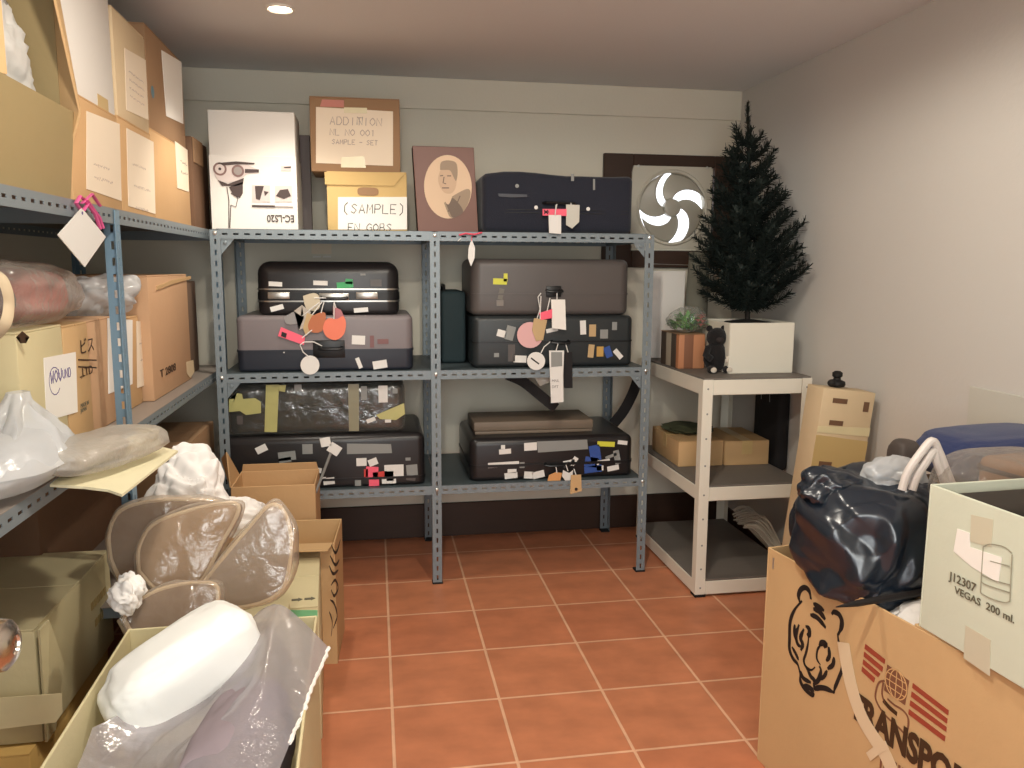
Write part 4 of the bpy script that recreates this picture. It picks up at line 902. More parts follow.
MB().tube([(px_c,ty,WTZ+.012), tuple(base), tuple(base.lerp(tip,.5)), tuple(tip)], [.012,.012,.009,.003], 8).build('trunk', TRUNK, tr)
MB(M_at((px_c,ty,0))).lathe([(.001,zt+.008),(.03,zt+.006),(.095,zt-.004),(.098,zt-.012),(.05,zt-.014),(.001,zt-.014)], 24, cap=False).build('stand_dish', RUBBER, tr)
rnd = random.Random(5)
def branch(p0, d, L_, dr, up, seg=7, bend=.25):
    b = MB(); P = []
    for i in range(seg+1):
        t_ = i/seg; p = p0 + d*(L_*t_) + Vector((0,0,up*t_*t_ - .0)); p.x = min(p.x, XR-.022); P.append(p)
    b.tube(P, [.004*(1-.6*i/seg) for i in range(seg+1)], 5)
    t = bmesh.new(); n = int(L_/.0011)
    for i in range(n):
        t_ = (i+.5)/n*.98+.02
        if t_ < .10: continue
        f = t_*seg; j = min(int(f), seg-1); q = P[j].lerp(P[j+1], f-j); ax = (P[j+1]-P[j]).normalized()
        o = ax.orthogonal().normalized(); o.rotate(Matrix.Rotation(rnd.uniform(0,6.283),3,ax))
        dd = (o + ax*rnd.uniform(.5,1.1)).normalized(); ln = dr*rnd.uniform(.75,1.15)*(1 if t_ < .9 else .8)
        s_ = dd.cross(ax).normalized()*.003; e = q+dd*ln; e.x = min(e.x, XR-.004)
        vs = [t.verts.new(q-s_), t.verts.new(q+s_), t.verts.new(e+s_*.5), t.verts.new(e-s_*.5)]
        t.faces.new(vs)
    b.merge(t); b.build('branch', TREEG, tr, smooth=0)
Ht = tip.z-base.z
levels = [(.07,13,.20,.10),(.13,13,.235,.12),(.19,13,.225,.13),(.26,13,.225,.12),(.33,12,.215,.12),(.40,12,.19,.11),(.47,11,.175,.10),(.54,10,.155,.09),(.61,9,.135,.085),(.68,8,.115,.08),(.75,7,.09,.08),(.81,5,.065,.07)]
for li, (f, n, L_, up) in enumerate(levels):
    p0 = base.lerp(tip, f)
    for i in range(n):
        a_ = 6.283*(i+.5*(li%2)+rnd.uniform(-.18,.18))/n; e = rnd.uniform(-.05,.35)
        branch(p0, Vector((cos(a_)*cos(e), sin(a_)*cos(e)*.9, sin(e))), L_*rnd.uniform(.80,1.08), .036, up*rnd.uniform(.5,1.1))
branch(base.lerp(tip,.80), (tip-base).normalized(), Ht*.205, .020, 0)

# striped carton with the wrapped flowers on it
g0 = aZ(678,369,WTZ)
st = thing('striped_carton', 'small carton with dark and cream vertical stripes at the shelf edge', 'box', (g0.x+.06,g0.y+.12,WTZ))
zs = aY(690,334,g0.y).z; e1 = aY(705,350,g0.y)
STR = bpy.data.materials.new('striped_card'); STR.use_nodes = True; nt = STR.node_tree; bs = nt.nodes['Principled BSDF']; L = nt.links.new
gg = nt.nodes.new('ShaderNodeNewGeometry'); sp = nt.nodes.new('ShaderNodeSeparateXYZ'); L(gg.outputs['Position'], sp.inputs[0])
ad = nt.nodes.new('ShaderNodeMath'); ad.operation = 'SUBTRACT'; L(sp.outputs['X'], ad.inputs[0]); L(sp.outputs['Y'], ad.inputs[1])
mr = nt.nodes.new('ShaderNodeMapRange'); mr.inputs['From Min'].default_value = g0.x-(g0.y+.22); mr.inputs['From Max'].default_value = e1.x-g0.y; L(ad.outputs[0], mr.inputs['Value'])
cr = nt.nodes.new('ShaderNodeValToRGB'); cr.color_ramp.interpolation = 'CONSTANT'; L(mr.outputs[0], cr.inputs['Fac'])
els = cr.color_ramp.elements; cols = [(0,(92,80,70)),(.2,(190,180,160)),(.38,(80,70,62)),(.56,(176,120,84)),(.72,(126,84,60)),(.84,(184,128,92))]
els[0].position = 0; els[0].color = lin(cols[0][1]); els[1].position = cols[1][0]; els[1].color = lin(cols[1][1])
for p_, c_ in cols[2:]: e = els.new(p_); e.color = lin(c_)
L(cr.outputs['Color'], bs.inputs['Base Color']); bs.inputs['Roughness'].default_value = .6
MB().box((g0.x,g0.y,WTZ), (e1.x,g0.y+.22,zs-.003), .004, 2).build('box_body', STR, st)
MB().box((g0.x-.001,g0.y-.001,zs-.0028), (e1.x+.001,g0.y+.221,zs), .001, 1).build('lid', K_BROWN, st)
fl = thing('flower_arrangement', 'bunch of green leaves and pink flowers in clear film on the striped carton', 'flowers', ((g0.x+e1.x)/2,g0.y+.08,zs+EPS))
fcx, fcy = aY(697,318,g0.y+.07).x, g0.y+.07; zf = zs+EPS
LEAFG = [mat('leaf_green',(104,164,84),.5,var=.25,vscale=20), mat('leaf_dark',(58,110,62),.5,var=.25,vscale=20)]
rl = random.Random(12)
XLIM = px_c-h-.005
def leaf(c, d, n_, L_, w):
    d = d.normalized(); s_ = d.cross(n_).normalized(); up = s_.cross(d)
    return [[c + d*L_*u + s_*(w*sin(pi*min(.98,u*.9+.08))*v) + up*(.25*L_*sin(pi*u) + .15*w*abs(v)) for v in (-1,0,1)] for u in (0,.25,.5,.75,1)]
for gi in range(2):
    t = bmesh.new()
    for i in range(70):
        a_ = rl.uniform(0,6.283); r_ = sqrt(rl.random()); p = Vector((fcx-.045+.07*r_*cos(a_), fcy+.05*r_*sin(a_), zf+.012+.055*rl.random()*(1.1-r_*.6)))
        d = Vector((cos(a_)*r_+rl.uniform(-.5,.5), sin(a_)*r_+rl.uniform(-.5,.5), rl.uniform(.1,1)))
        g = leaf(p, d, Vector((rl.uniform(-.3,.3),rl.uniform(-.3,.3),1)), rl.uniform(.022,.042), rl.uniform(.006,.012))
        V = [[t.verts.new((min(q.x,XLIM),q.y,q.z)) for q in row] for row in g]
        for u in range(4):
            for v in range(2): t.faces.new([V[u][v],V[u+1][v],V[u+1][v+1],V[u][v+1]])
    MB().merge(t).build('foliage', LEAFG[gi], fl, smooth=60)
PKF = mat('pink_petals',(206,130,124),.6,var=.15,vscale=30)
for i,(ox,oy,oz) in enumerate(((.008,-.045,.045),(-.008,-.06,.030),(.004,-.035,.068),(-.004,-.055,.062),(-.02,-.06,.05))):
    t = bmesh.new(); cc_ = Vector((fcx+ox,fcy+oy,zf+oz))
    for j in range(9):
        a_ = 6.283*j/9; g = leaf(cc_, Vector((cos(a_),sin(a_),.5)), Vector((0,0,1)), .022, .008)
        V = [[t.verts.new((min(q.x,XLIM),q.y,q.z)) for q in row] for row in g]
        for u in range(4):
            for v in range(2): t.faces.new([V[u][v],V[u+1][v],V[u+1][v+1],V[u][v+1]])
    MB().merge(t).build('flower', PKF, fl, smooth=60)
MB().blob((fcx-.045,fcy,zf+.055), (.085,.075,.056), seed=41, amp=.15, freq=2, sub=4, flatb=-.95).build('film', film('thin_clear_film',(252,253,252),.95,(230,230,225),.1,.5,22), fl, smooth=60)
# tall grey wrapped bundle behind the flowers
gb = aY(697,300,1.60)
tw = thing('wrapped_bundle', 'tall grey cloth wrapped bundle behind the flowers under the fan', 'bundle', (gb.x,1.60,WTZ))
zt_ = aY(697,252,1.60).z
MB().grid(lambda u, v: Vector((gb.x+.012*v + (.062-.012*v+.012*max(0,.35-v)*4*0)*cos(6.283*u)*(1+.06*sin(4*6.283*u)), 1.62+.05*sin(6.283*u), WTZ+(zt_-WTZ)*v)), 32, 14).grid(lambda u, v: Vector((gb.x+.012+.05*v*cos(6.283*u), 1.62+.05*v*sin(6.283*u), zt_)), 32, 2).build('bundle_body', mat('grey_cloth',(112,110,98),.85,var=.1,vscale=9), tw, smooth=60)
tag(MB().box((aY(654,300,1.86).x,1.862,WTZ), (aY(688,300,1.86).x,1.872,aY(670,270,1.86).z), .002, 1).build('white_board', WHITE_CARD), 'white board leaning on the back wall below the fan', 'board') if False else None
B0, B1 = aY(650,320,1.70), aY(685,271,1.70)
tag(MB().box((B0.x,1.690,WTZ), (B1.x,1.700,aY(670,271,1.69).z), .002, 1).build('white_board', WHITE_CARD), 'white board standing at the back of the ivory shelf below the fan', 'board')
# black soft toy
bt = aZ(716,372,WTZ); bx, by = bt.x-.004, bt.y+.002
PLUSH = mat('black_plush',(20,18,20),.95,bump=.5,bscale=250,sheen=.1)
toy = thing('soft_toy', 'small black soft toy sitting between the striped carton and the planter', 'toy', (bx,by,WTZ))
TS = Matrix.Translation((bx,by,WTZ)) @ Matrix.Diagonal((1.22,1.0,1.16,1)) @ Matrix.Translation((-bx,-by,-WTZ))
B = MB(TS); B.blob((bx,by,WTZ+.055), (.042,.036,.055), amp=.06, freq=3, sub=3, ridge=False).blob((bx,by-.005,WTZ+.125), (.036,.034,.034), amp=.06, freq=3, sub=3, ridge=False, seed=2)
for s_ in (-1,1):
    B.blob((bx+s_*.026,by,WTZ+.156), (.012,.007,.012), sub=2, amp=0).blob((bx+s_*.028,by-.042,WTZ+.014), (.015,.024,.0135), sub=3, amp=.03, ridge=False)
    B.tube([(bx+s_*.03,by-.01,WTZ+.09),(bx+s_*.045,by-.03,WTZ+.065),(bx+s_*.03,by-.045,WTZ+.05)], [.012,.013,.012], 8)
B.build('body', PLUSH, toy, smooth=60)
LGT = mat('pale_plush',(200,190,176),.9)
for s_ in (-1,1): MB(TS).blob((bx+s_*.028,by-.066,WTZ+.014), (.011,.005,.010), sub=2, amp=0).build('paw_pad', LGT, toy)
MB(TS).blob((bx+.030,by-.052,WTZ+.050), (.013,.006,.015), sub=3, amp=.25, freq=2, seed=3).build('paw_tuft', LGT, toy, smooth=60)
MB(TS).blob((bx,by-.036,WTZ+.118), (.014,.008,.010), sub=3, amp=0).build('muzzle', mat('dark_plush',(44,38,38),.9), toy)

# middle tier: two kraft parcels side by side, cloth, black bag
m0 = aZ(678,467,WMZ); zt_ = aY(700,441,m0.y).z
kp = Carton('flat_parcel', 'flat kraft parcel at the left on the middle tier of the ivory shelf', 'parcel', (m0.x,m0.y,WMZ), (.205,.36,zt_-WMZ), radians(-1), K_TAN, tape=TAPE_TAN, seam='x', group='kraft parcels on the ivory shelf')
kp2 = Carton('flat_parcel', 'flat kraft parcel right of the other one, nearer the black bag', 'parcel', (m0.x+.212,m0.y-.006,WMZ), (.205,.30,zt_-WMZ-.004), radians(-2), K_TAN, tape=TAPE_TAN, seam='y', group='kraft parcels on the ivory shelf')
tag(MB().blob((m0.x+.12,m0.y+.21,zt_+.017), (.115,.10,.018), seed=51, amp=.3, freq=2, sub=4, flatb=-.9).build('folded_cloth', mat('dark_olive_cloth',(66,70,48),.9,var=.2)), 'dark olive cloth folded on the left kraft parcel', 'cloth')
bag = thing('tote_bag', 'black bag hanging between the ivory shelf and the right wall', 'bag', (1.733,1.30,.44))
BLKC = mat('black_cloth',(24,23,25),.85,bump=.2,bscale=150)
MB().box((1.704,1.24,.44), (1.764,1.48,.80), .022, 4).build('bag_body', BLKC, bag)
for yy_ in (1.27, 1.35): MB().tube(curve_pts([(1.71,yy_,.74),(1.708,yy_-.004,.80),(1.707,yy_,.85),(1.706,yy_+.03,.885),(1.707,yy_+.055,.85),(1.708,yy_+.06,.80),(1.706,yy_+.055,.74)],4), .004, 6).build('handle', GREYST, bag)
# bottom tier: bundle of pale grey cords
tag_m = thing('cord_mop', 'pale grey bundle of loose cords lying on the bottom tier of the ivory shelf', 'mop', (1.58,1.25,WBZ))
rm = random.Random(9); B = MB()
p0 = aY(741,518,1.28); p1 = aY(800,548,1.16)
for i in range(90):
    a_ = rm.uniform(-1,1); c_ = rm.uniform(0,1)
    q0 = p0 + Vector((rm.uniform(-.01,.03), a_*.07, -.03+c_*.045)); q1 = p1 + Vector((0, a_*.05, -.02+c_*.05))
    q1.x = min(q1.x, 1.68)
    mid = q0.lerp(q1,.5) + Vector((0,a_*.03,.035*c_+.02))
    pts = curve_pts([tuple(q0), tuple(q0.lerp(mid,.5)+Vector((0,0,.02))), tuple(mid), tuple(q1)], 3)
    B.tube([(x,y,max(z,WBZ+.006)) for x,y,z in pts], .0042, 5)
B.build('strands', mat('grey_cord',(176,170,156),.85), tag_m)
hd = MB().tube([tuple(p1+Vector((-.02,0,.01))), (1.66,1.12,WBZ+.045)], [.02,.02], 12); hd.build('binding', GREYST, tag_m)

# ---------------------------------------------------------------- by the right wall
# leaning kraft tube carton
TLc, BLc = aY(824,388,.60), aY(803,515,.60); zd = (TLc-BLc).normalized(); b0 = TLc - zd*(TLc.z/zd.z); Lc = (TLc-b0).length
xd = Vector((zd.z,0,-zd.x)); wC = .205
Mt = Matrix(((xd.x,0,zd.x,b0.x),(xd.y,1,zd.y,.60),(xd.z,0,zd.z,0.0),(0,0,0,1)))
dz = wC*abs(xd.z)+.002; Mt = Matrix.Translation(zd*(dz/zd.z)) @ Mt
lc = thing('leaning_carton', 'tall narrow tan carton with tape leaning against the right wall beside the ivory shelf', 'box', (b0.x+.1,.66,0.0))
MB(Mt).box((0,0,0), (wC,.11,Lc-dz), .004, 2).build('box_body', K_PALE, lc)
Ft = Face(Mt @ Vector((0,0,0)), xd, zd)
sheet(Ft, [(0,Lc*.80),(wC,Lc*.80),(wC,Lc*.835),(0,Lc*.825)], 'packing_tape', TAPE_CLEAR, lc); sheet(Ft, [(.0,Lc*.57),(wC,Lc*.57),(wC,Lc*.78),(.0,Lc*.79)], 'packing_tape', mat('shiny_tan_tape',(196,170,116),.25), lc, .0008)
for (x,y,w_,h_) in ((840,401,16,5),(836,423,15,5),(825,464,14,5),(866,407,6,10)): sticker(Ft, x, y, w_, h_, 0, K_DARK, lc, 'stamp')
zt_ = aY(842,386,.68)
topz = (Mt @ Vector((wC*.45,.07,Lc-dz)))
blk = thing('black_stopper', 'small black knobbly stopper on top of the leaning tan carton', 'stopper', topz+Vector((0,0,.0005)))
B = MB(); B.lathe([(.001,.004),(.026,.004),(.03,.012),(.028,.022),(.014,.028),(.012,.036),(.018,.042),(.018,.054),(.010,.060),(.001,.061)], 18, M=Matrix.Translation(topz), cap=False)
B.build('stopper_body', RUBBER, blk); MB().blob(topz+Vector((-.026,-.01,.018)), (.016,.014,.014), sub=3, amp=0).build('side_knob', RUBBER, blk)
# panel on the wall
pa, pb, pd_ = aX(970,386,XR-.006), aX(1024,391,XR-.006), aX(967,432,XR-.006)
tag(MB().box((XR-.008,pa.y-.42,pd_.z-.08), (XR-.0005,pa.y,pa.z), .002, 1).build('wall_panel', mat('pale_grey_panel',(196,194,184),.5)), 'flat pale grey panel on the right wall above the navy bag', 'panel')
# ---------------------------------------------------------------- big printed carton, right foreground
RZ = radians(8.4); dv = Vector((-sin(RZ), cos(RZ), 0))
far = Vector((.98,-.09,0)); D_ = 1.02; o_ = far - dv*D_; HT = .605
tg = Carton('moving_carton', 'large tan moving carton printed with a tiger head in the right foreground', 'box', o_, (.60,D_,HT), RZ, K_TAN, top='open', floor_z=.44)
k = .60
MB(tg.M).box((.001,.001,HT+.0003), (.599,D_*.515,HT+.0053), .001, 1).build('flap', K_TAN, tg.t)
TF = Face(tg.left.o - tg.left.n*0 , tg.left.u, tg.left.v)
def stroke(parent, m, groups, w, name, taper=False, F=TF, h=.0006):
    B = MB()
    for g in groups:
        ww = w
        if isinstance(g, tuple) and isinstance(g[0], (int,float)): ww, g = g
        ribbon(B, F, curve_pts(F.pxs(g), 4), ww, h, .0006, taper)
    return B.build(name, m, parent, smooth=0)
def cpx(pts): return [(740+x/3.37, 540+y/3.37) for x, y in pts]     # measured on an enlarged view
tiger = [(.011,[(205,215),(198,190),(205,168),(220,160),(234,172),(240,200)]),(.009,[(210,205),(185,235),(170,275),(168,330),(168,370),(180,400),(196,420),(204,455)]),
 (.008,[(186,285),(184,310),(188,335)]),(.009,[(200,285),(190,320),(195,350),(208,360)]),(.010,[(216,300),(205,330),(212,350),(206,372)]),
 (.011,[(222,290),(234,300),(234,320),(226,316)]),(.006,[(232,318),(230,350),(222,385),(216,405),(222,425),(240,438),(254,428)]),
 (.010,[(248,215),(264,222),(284,238)]),(.012,[(248,232),(268,240),(288,268)]),(.011,[(238,252),(262,262),(290,296)]),
 (.011,[(310,250),(318,243),(334,250),(344,272),(342,296),(332,318)]),(.012,[(268,356),(278,346),(290,350),(284,362)]),(.005,[(276,350),(262,370),(260,400),(272,420)]),
 (.008,[(330,315),(334,345),(344,380),(346,430),(332,470),(320,500),(318,515)]),(.009,[(300,360),(302,390),(292,408)]),(.009,[(318,395),(314,420),(296,434)]),(.008,[(294,440),(284,460),(268,470)]),
 (.010,[(218,418),(230,440),(240,460),(250,470),(254,480),(266,470),(274,440),(268,425)]),(.010,[(204,455),(206,480),(222,505),(244,522),(250,515)]),(.012,[(216,490),(236,498),(250,512)]),
 (.010,[(204,440),(214,465),(240,480)]),(.011,[(252,505),(266,498),(290,500),(318,514)]),(.007,[(250,480),(252,505)]),(.008,[(176,360),(190,385),(198,405)])]
stroke(tg.t, INK, [(w_*1.2, cpx(g)) for w_, g in tiger], .008, 'printed_tiger', True)
def pq(q): return TF.pxs(cpx(q))
for q in ([(424,350),(490,402),(488,418),(421,366)], [(420,376),(483,428),(480,444),(418,392)], [(417,402),(474,450),(466,462),(415,418)], [(413,426),(456,464),(452,480),(411,442)],
          [(584,482),(704,574),(702,590),(582,498)], [(580,510),(700,602),(698,618),(578,528)], [(576,540),(697,630),(696,646),(573,557)], [(571,570),(693,662),(690,678),(569,587)]): sheet(TF, pq(q), 'printed_stripe', INK_RED, tg.t)
sheet(TF, pq([(498,420),(571,474),(557,556),(487,506)]), 'printed_square', mat('print_brown',(122,80,58),.6), tg.t)
c_ = TF.px(*cpx([(528,486)])[0]); r_ = .030; B = MB(); gl = mat('print_tan',(206,164,114),.6)
ribbon(B, TF, [(c_[0]+r_*cos(a*.2618), c_[1]+r_*1.05*sin(a*.2618)) for a in range(25)], .0022, .0016)
for s_ in (-.6,0,.6): ribbon(B, TF, [(c_[0]+r_*s_*cos(a*.2618-pi/2), c_[1]+r_*1.05*sin(a*.2618-pi/2)) for a in range(13)], .0016, .0016)
for s_ in (-.5,0,.5): ribbon(B, TF, [(c_[0]-r_*sqrt(1-s_*s_), c_[1]+r_*s_), (c_[0]+r_*sqrt(1-s_*s_), c_[1]+r_*s_)], .0016, .0016)
B.build('printed_globe', gl, tg.t, smooth=0)
stroke(tg.t, mat('print_brown',(122,80,58),.6), [cpx(g) for g in ([(488,474),(470,480),(460,505),(458,535),(475,570),(500,600),(540,636),(560,660)], [(560,660),(568,625),(566,595),(548,572),(520,555),(498,535)], [(484,480),(480,520),(490,550)])], .0045, 'printed_hand')
stroke(tg.t, INK_BROWN, [cpx([(484,540),(505,565),(530,586)])], .010, 'printed_hand')
a = pq([(418,602)])[0]; b_ = pq([(640,800)])[0]
lettering('TRANSPORT', TF, pq([(372,590)])[0][0], a[1]-.012, .088, INK_BROWN, tg.t, bold=2.2, sx=.72, rot=-1)
B = MB()
for i in range(11):
    a = pq([(476+i*12,712+i*9)])[0]; sheet(TF, [(a[0],a[1]-.05),(a[0]+.0045,a[1]-.05),(a[0]+.0045,a[1]),(a[0],a[1])], '', None, None, mb=B)
B.build('printed_bars', mat('print_brown',(122,80,58),.6), tg.t, smooth=0)
stroke(tg.t, mat('white_tape',(216,196,164),.3), [cpx([(350,345),(366,440),(385,520),(415,600),(450,660),(490,720),(520,790)])], .040, 'packing_tape', h=.0018)
stroke(tg.t, mat('white_tape',(216,196,164),.3), [cpx([(436,730),(470,704),(500,690)])], .018, 'packing_tape', h=.0028)
B = MB(tg.M); B.box((-.0008,D_-.03,HT-.05), (-.0002,D_-.024,HT-.02)).build('staple', BOLT, tg.t)

# grey glassware carton standing on it
VD = .44; f2 = Vector((1.054,-.590,0)); RV = radians(3.5); o2 = f2 - Vector((-sin(RV),cos(RV),0))*VD; vz = HT+.0053+EPS
vg = Carton('glassware_carton', 'grey open carton printed VEGAS 200 ml. standing on the tiger carton', 'box', (o2.x,o2.y,vz), (.40,VD,.298), RV, K_GREY, top='open', flaps=[('right',35,.10)])
VF = vg.left
def c5(q): return VF.pxs([(780+x/2.844, 350+y/2.844) for x, y in q])
sheet(VF, c5([(506,508),(540,520),(542,560),(632,590),(622,662),(545,615),(495,572)]), 'paper_label', PAPER, vg.t)
sheet(VF, c5([(545,468),(608,482),(602,560),(542,545)]), 'packing_tape', mat('grey_tape',(196,190,168),.3), vg.t, .0008); 
sheet(VF, VF.pxs([(966,625),(991,640),(990,676),(964,658)]), 'packing_tape', mat('grey_tape',(196,190,168),.3), vg.t, .0008)
a = c5([(484,652)])[0]; lettering('J12307', VF, a[0], a[1], .0235, INK_OLIVE, vg.t, bold=.6, sx=1.0)
a = c5([(498,690)])[0]; lettering('VEGAS  200 ml.', VF, a[0], a[1], .0195, INK_OLIVE, vg.t, bold=.6, sx=1.1)
B = MB()
for g in ([(580,560),(572,690)], [(662,582),(656,716)], [(580,560),(600,552),(640,560),(662,578)], [(572,690),(600,706),(640,718),(656,714)], [(576,640),(610,655),(658,668)], [(574,660),(600,672),(656,690)], [(600,600),(655,615)]):
    ribbon(B, VF, curve_pts(c5(g),4), .0018)
B.build('printed_glass', mat('print_faint',(150,148,130),.6), vg.t, smooth=0)

tag(MB(vg.M).box((.012,VD-.13,.006), (.386,VD-.010,.284), .022, 4).build('shade_block', mat('carton_inside_shade',(48,42,36),.85)), 'dark block added for the shade inside the grey glassware carton', 'bag')  # added dark block hides the lit far wall, standing in for deep shade
nc = Carton('wedged_carton', 'brown carton wedged in the tiger carton underneath the navy bag', 'box', (1.315,-.30,.446), (.23,.19,.34), RZ, K_BROWN)
# black refuse bag sitting in the open end, and the things round it
BAG = mat('black_bin_bag', (22,31,42), .27, var=.15, vscale=8, bump=.25, bscale=9, spec=.7)
rb_ = thing('refuse_bag', 'shiny black refuse bag bulging out of the far end of the tiger carton', 'bag', (1.14,-.33,.45))
MB().blob((1.145,-.285,.690), (.180,.165,.150), Matrix.Rotation(RZ,4,'Z'), seed=61, amp=.21, freq=1.55, sub=6, sq=.8).build('bag_body', BAG, rb_, smooth=70)
tp_ = aY(842,485,-.28)
MB().blob(tp_+Vector((-.03,.0,-.012)), (.075,.06,.05), seed=63, amp=.3, freq=1.8, sub=5).build('gathered_top', BAG, rb_, smooth=70)
MB().blob(aY(915,505,-.34), (.085,.06,.05), seed=67, amp=.25, freq=2.0, sub=5).build('gathered_top', BAG, rb_, smooth=70)
WCL = mat('white_cloth', (226,222,218), .85, var=.03, bump=.1, bscale=60, sheen=.1)
tag(MB().blob((1.18,-.49,.572), (.105,.065,.036), Matrix.Rotation(RZ,4,'Z'), seed=71, amp=.22, freq=1.6, sub=5).build('folded_cloth', WCL, smooth=60), 'white cloth between the black bag and the grey glassware carton', 'cloth')
s0, s1 = aZ(836,607,.622), aZ(935,590,.622)
sk = thing('pointed_stick', 'black pointed stick lying across the white cloth towards the tiger print', 'stick', s1)
MB().tube([tuple(s0), tuple(s0.lerp(s1,.12)), tuple(s0.lerp(s1,.2)), tuple(s1)], [.0012,.005,.007,.0085], 10).build('shaft', INK, sk)
tag(MB().blob(aY(893,476,-.28), (.075,.06,.048), seed=73, amp=.22, freq=1.7, sub=5).build('crumpled_plastic', WBAG, smooth=60), 'crumpled white plastic between the black bag and the navy bag', 'plastic')
# dark grey rounded thing, navy bag, clear parcel
NAVY2 = mat('bright_navy_cloth', (38,50,92), .8, bump=.2, bscale=200, sheen=.2)
n0, n1 = aY(944,447,-.20), aY(1066,440,-.20)
nb = thing('navy_bag', 'navy blue bag lying on top behind the grey glassware carton', 'bag', ((n0.x+n1.x)/2,-.15,.80))
zc_ = aY(985,449,-.20).z
MB().blob(((n0.x+n1.x)/2, -.16, zc_-.02), ((n1.x-n0.x)/2, .12, .062), Matrix.Rotation(radians(-3),4,'Y'), seed=81, amp=.06, freq=1.4, sub=5, sq=.55, ridge=False).build('bag_body', NAVY2, nb)
MB().tube([((n0.x+n1.x)/2+((n1.x-n0.x)/2-.01)*c__, -.16-.105+abs(c__)*.02, zc_-.018-.004*c__) for c__ in (-.9,-.5,0,.5,.9)], .003, 6).build('piping', mat('dark_navy_piping',(26,32,60),.6), nb)
d0 = aY(904,456,-.12)
tag(MB().blob((d0.x,d0.y,d0.z-.03), (.036,.04,.075), seed=83, amp=.05, freq=1.3, sub=4, sq=.6, ridge=False).build('dark_case', mat('dark_taupe_case',(74,66,62),.6)), 'small dark taupe rounded case behind the crumpled white plastic', 'case')
hz = thing('white_hose', 'pair of white plastic hose loops beside the navy bag', 'hose', aY(930,470,-.34))
for q in (((902,490),(908,472),(920,454),(932,441),(939,452),(946,470),(955,492)), ((912,490),(917,476),(926,462),(934,451),(937,462),(943,478),(948,494))):
    MB().tube(curve_pts([tuple(aY(x,y,-.40)) for x,y in q],5), .0095, 10).build('hose_loop', mat('white_hose',(206,198,192),.4), hz)
pcl = thing('clear_parcel', 'brown box wrapped in clear plastic in front of the navy bag', 'bag', aY(985,490,-.42))
p0 = aY(1000,478,-.42)
MB(M_at((p0.x,p0.y,0), RZ)).box((.005,-.08,.615), (.16,.07,aY(1000,461,-.42).z), .02, 4).build('brown_box', mat('brown_box_card',(136,100,70),.6), pcl)
MB(M_at((p0.x,p0.y,0), RZ)).box((.003,-.082,aY(1000,478,-.42).z), (.162,.072,aY(1000,469,-.42).z), .02, 4).build('dark_band', mat('dark_brown_band',(70,50,38),.6), pcl)
MB().blob((p0.x+.015,p0.y,p0.z-.035), (.155,.10,.100), seed=91, amp=.05, freq=1.4, sub=5, sq=.65).build('film', film('grey_clear_film',(250,249,248),.86,(205,198,190),.12,.6,20), pcl, smooth=60)

# ---------------------------------------------------------------- left foreground
# two cartons under the middle shelf of the left rack
cB = Carton('floor_carton', 'lower ochre carton on the floor beneath the sagging olive one by the door knob', 'box', (-1.15,-.24,0), (.372,.52,.292), 0, kraft('cardboard_ochre',(196,160,96)), group='cartons on the floor at the left')
sheet(cB.front, cB.front.pxs([(-20,699),(62,693),(63,712),(56,722),(-20,731)]), 'packing_tape', TAPE_CLEAR, cB.t, .0012, .0004)
cA = Carton('floor_carton', 'olive tan carton with a torn flap and faint print, on top of the ochre carton', 'box', (-1.15,-.20,.293), (.385,.50,.262), 0, K_OLIVE, group='cartons on the floor at the left')
F = cA.right; B = MB()
for i, (x, y) in enumerate(((92,606),(96,622))):
    a = F.px(x, y)
    for j in range(5): sheet(F, rect(a[0]+j*.024, a[1], .017, .02), '', None, None, mb=B)
B.build('printed_marks', mat('print_ochre',(176,152,100),.6), cA.t, smooth=0)
fp = cA.right.px(48,628)
MB(cA.M).poly([(cA.w+.003,.0,.0),(cA.w+.003,.05,.0),(cA.w+.012,.10,cA.h*.5),(cA.w+.020,.02,cA.h+.012),(cA.w+.012,-.012,cA.h+.004)], (1,-.3,0), .005).build('torn_flap', K_OLIVE, cA.t, smooth=0)
tag(MB().box((-.76,.32,.545), (-.70,.46,.555), .002, 1).build('wood_slat', mat('ruddy_wood',(140,84,60),.7)), 'ruddy scrap', 'scrap') if False else None

# cartons in the row in front of the racks
cG = Carton('floor_carton', 'long tan carton with a green label on its end, under the brown wrapped pieces', 'box', (-.600,.172,0), (.402,.46,.400), radians(3), K_OLIVE, group='cartons on the floor at the left')
F = cG.front
sheet(F, F.pxs([(250,633),(317.5,635),(317.5,610),(250,610)]), 'green_label', mat('green_label',(120,190,140),.5), cG.t)
a = F.px(302,627); lettering('L4', F, a[0], a[1], .022, INK, cG.t, bold=1)
T = cG.top; a = T.px(296,600); B = MB()
for s_ in (0,.035): sheet(T, [(a[0]+s_+x*.006,a[1]+y*.006) for x,y in ((-2,-1),(1,-1),(1,-2),(3,0),(1,2),(1,1),(-2,1))], '', None, None, mb=B)
B.build('printed_arrows', INK_OLIVE, cG.t, smooth=0)
cH = Carton('floor_carton', 'tan carton with black swirls printed on its side behind the green labelled carton', 'box', (-.560,.655,0), (.385,.265,.425), radians(-3), K_TAN, top='open', floor_z=.30, flaps=[('front',84,.10),('left',60,.1)], group='cartons on the floor at the left')
F = cH.right; B = MB()
for q in ([(331,545),(335,553),(338,548),(340,540)], [(330,556),(335,565),(339,560)], [(329,566),(333,574),(338,570)], [(331,585),(335,580),(338,588),(334,596),(331,590)], [(330,600),(334,604),(337,616),(333,628)], [(329,612),(332,622),(331,636)]):
    ribbon(B, F, curve_pts(F.pxs(q),4), .010, .0006, .0006, True)
B.build('printed_swirls', INK, cH.t, smooth=0)
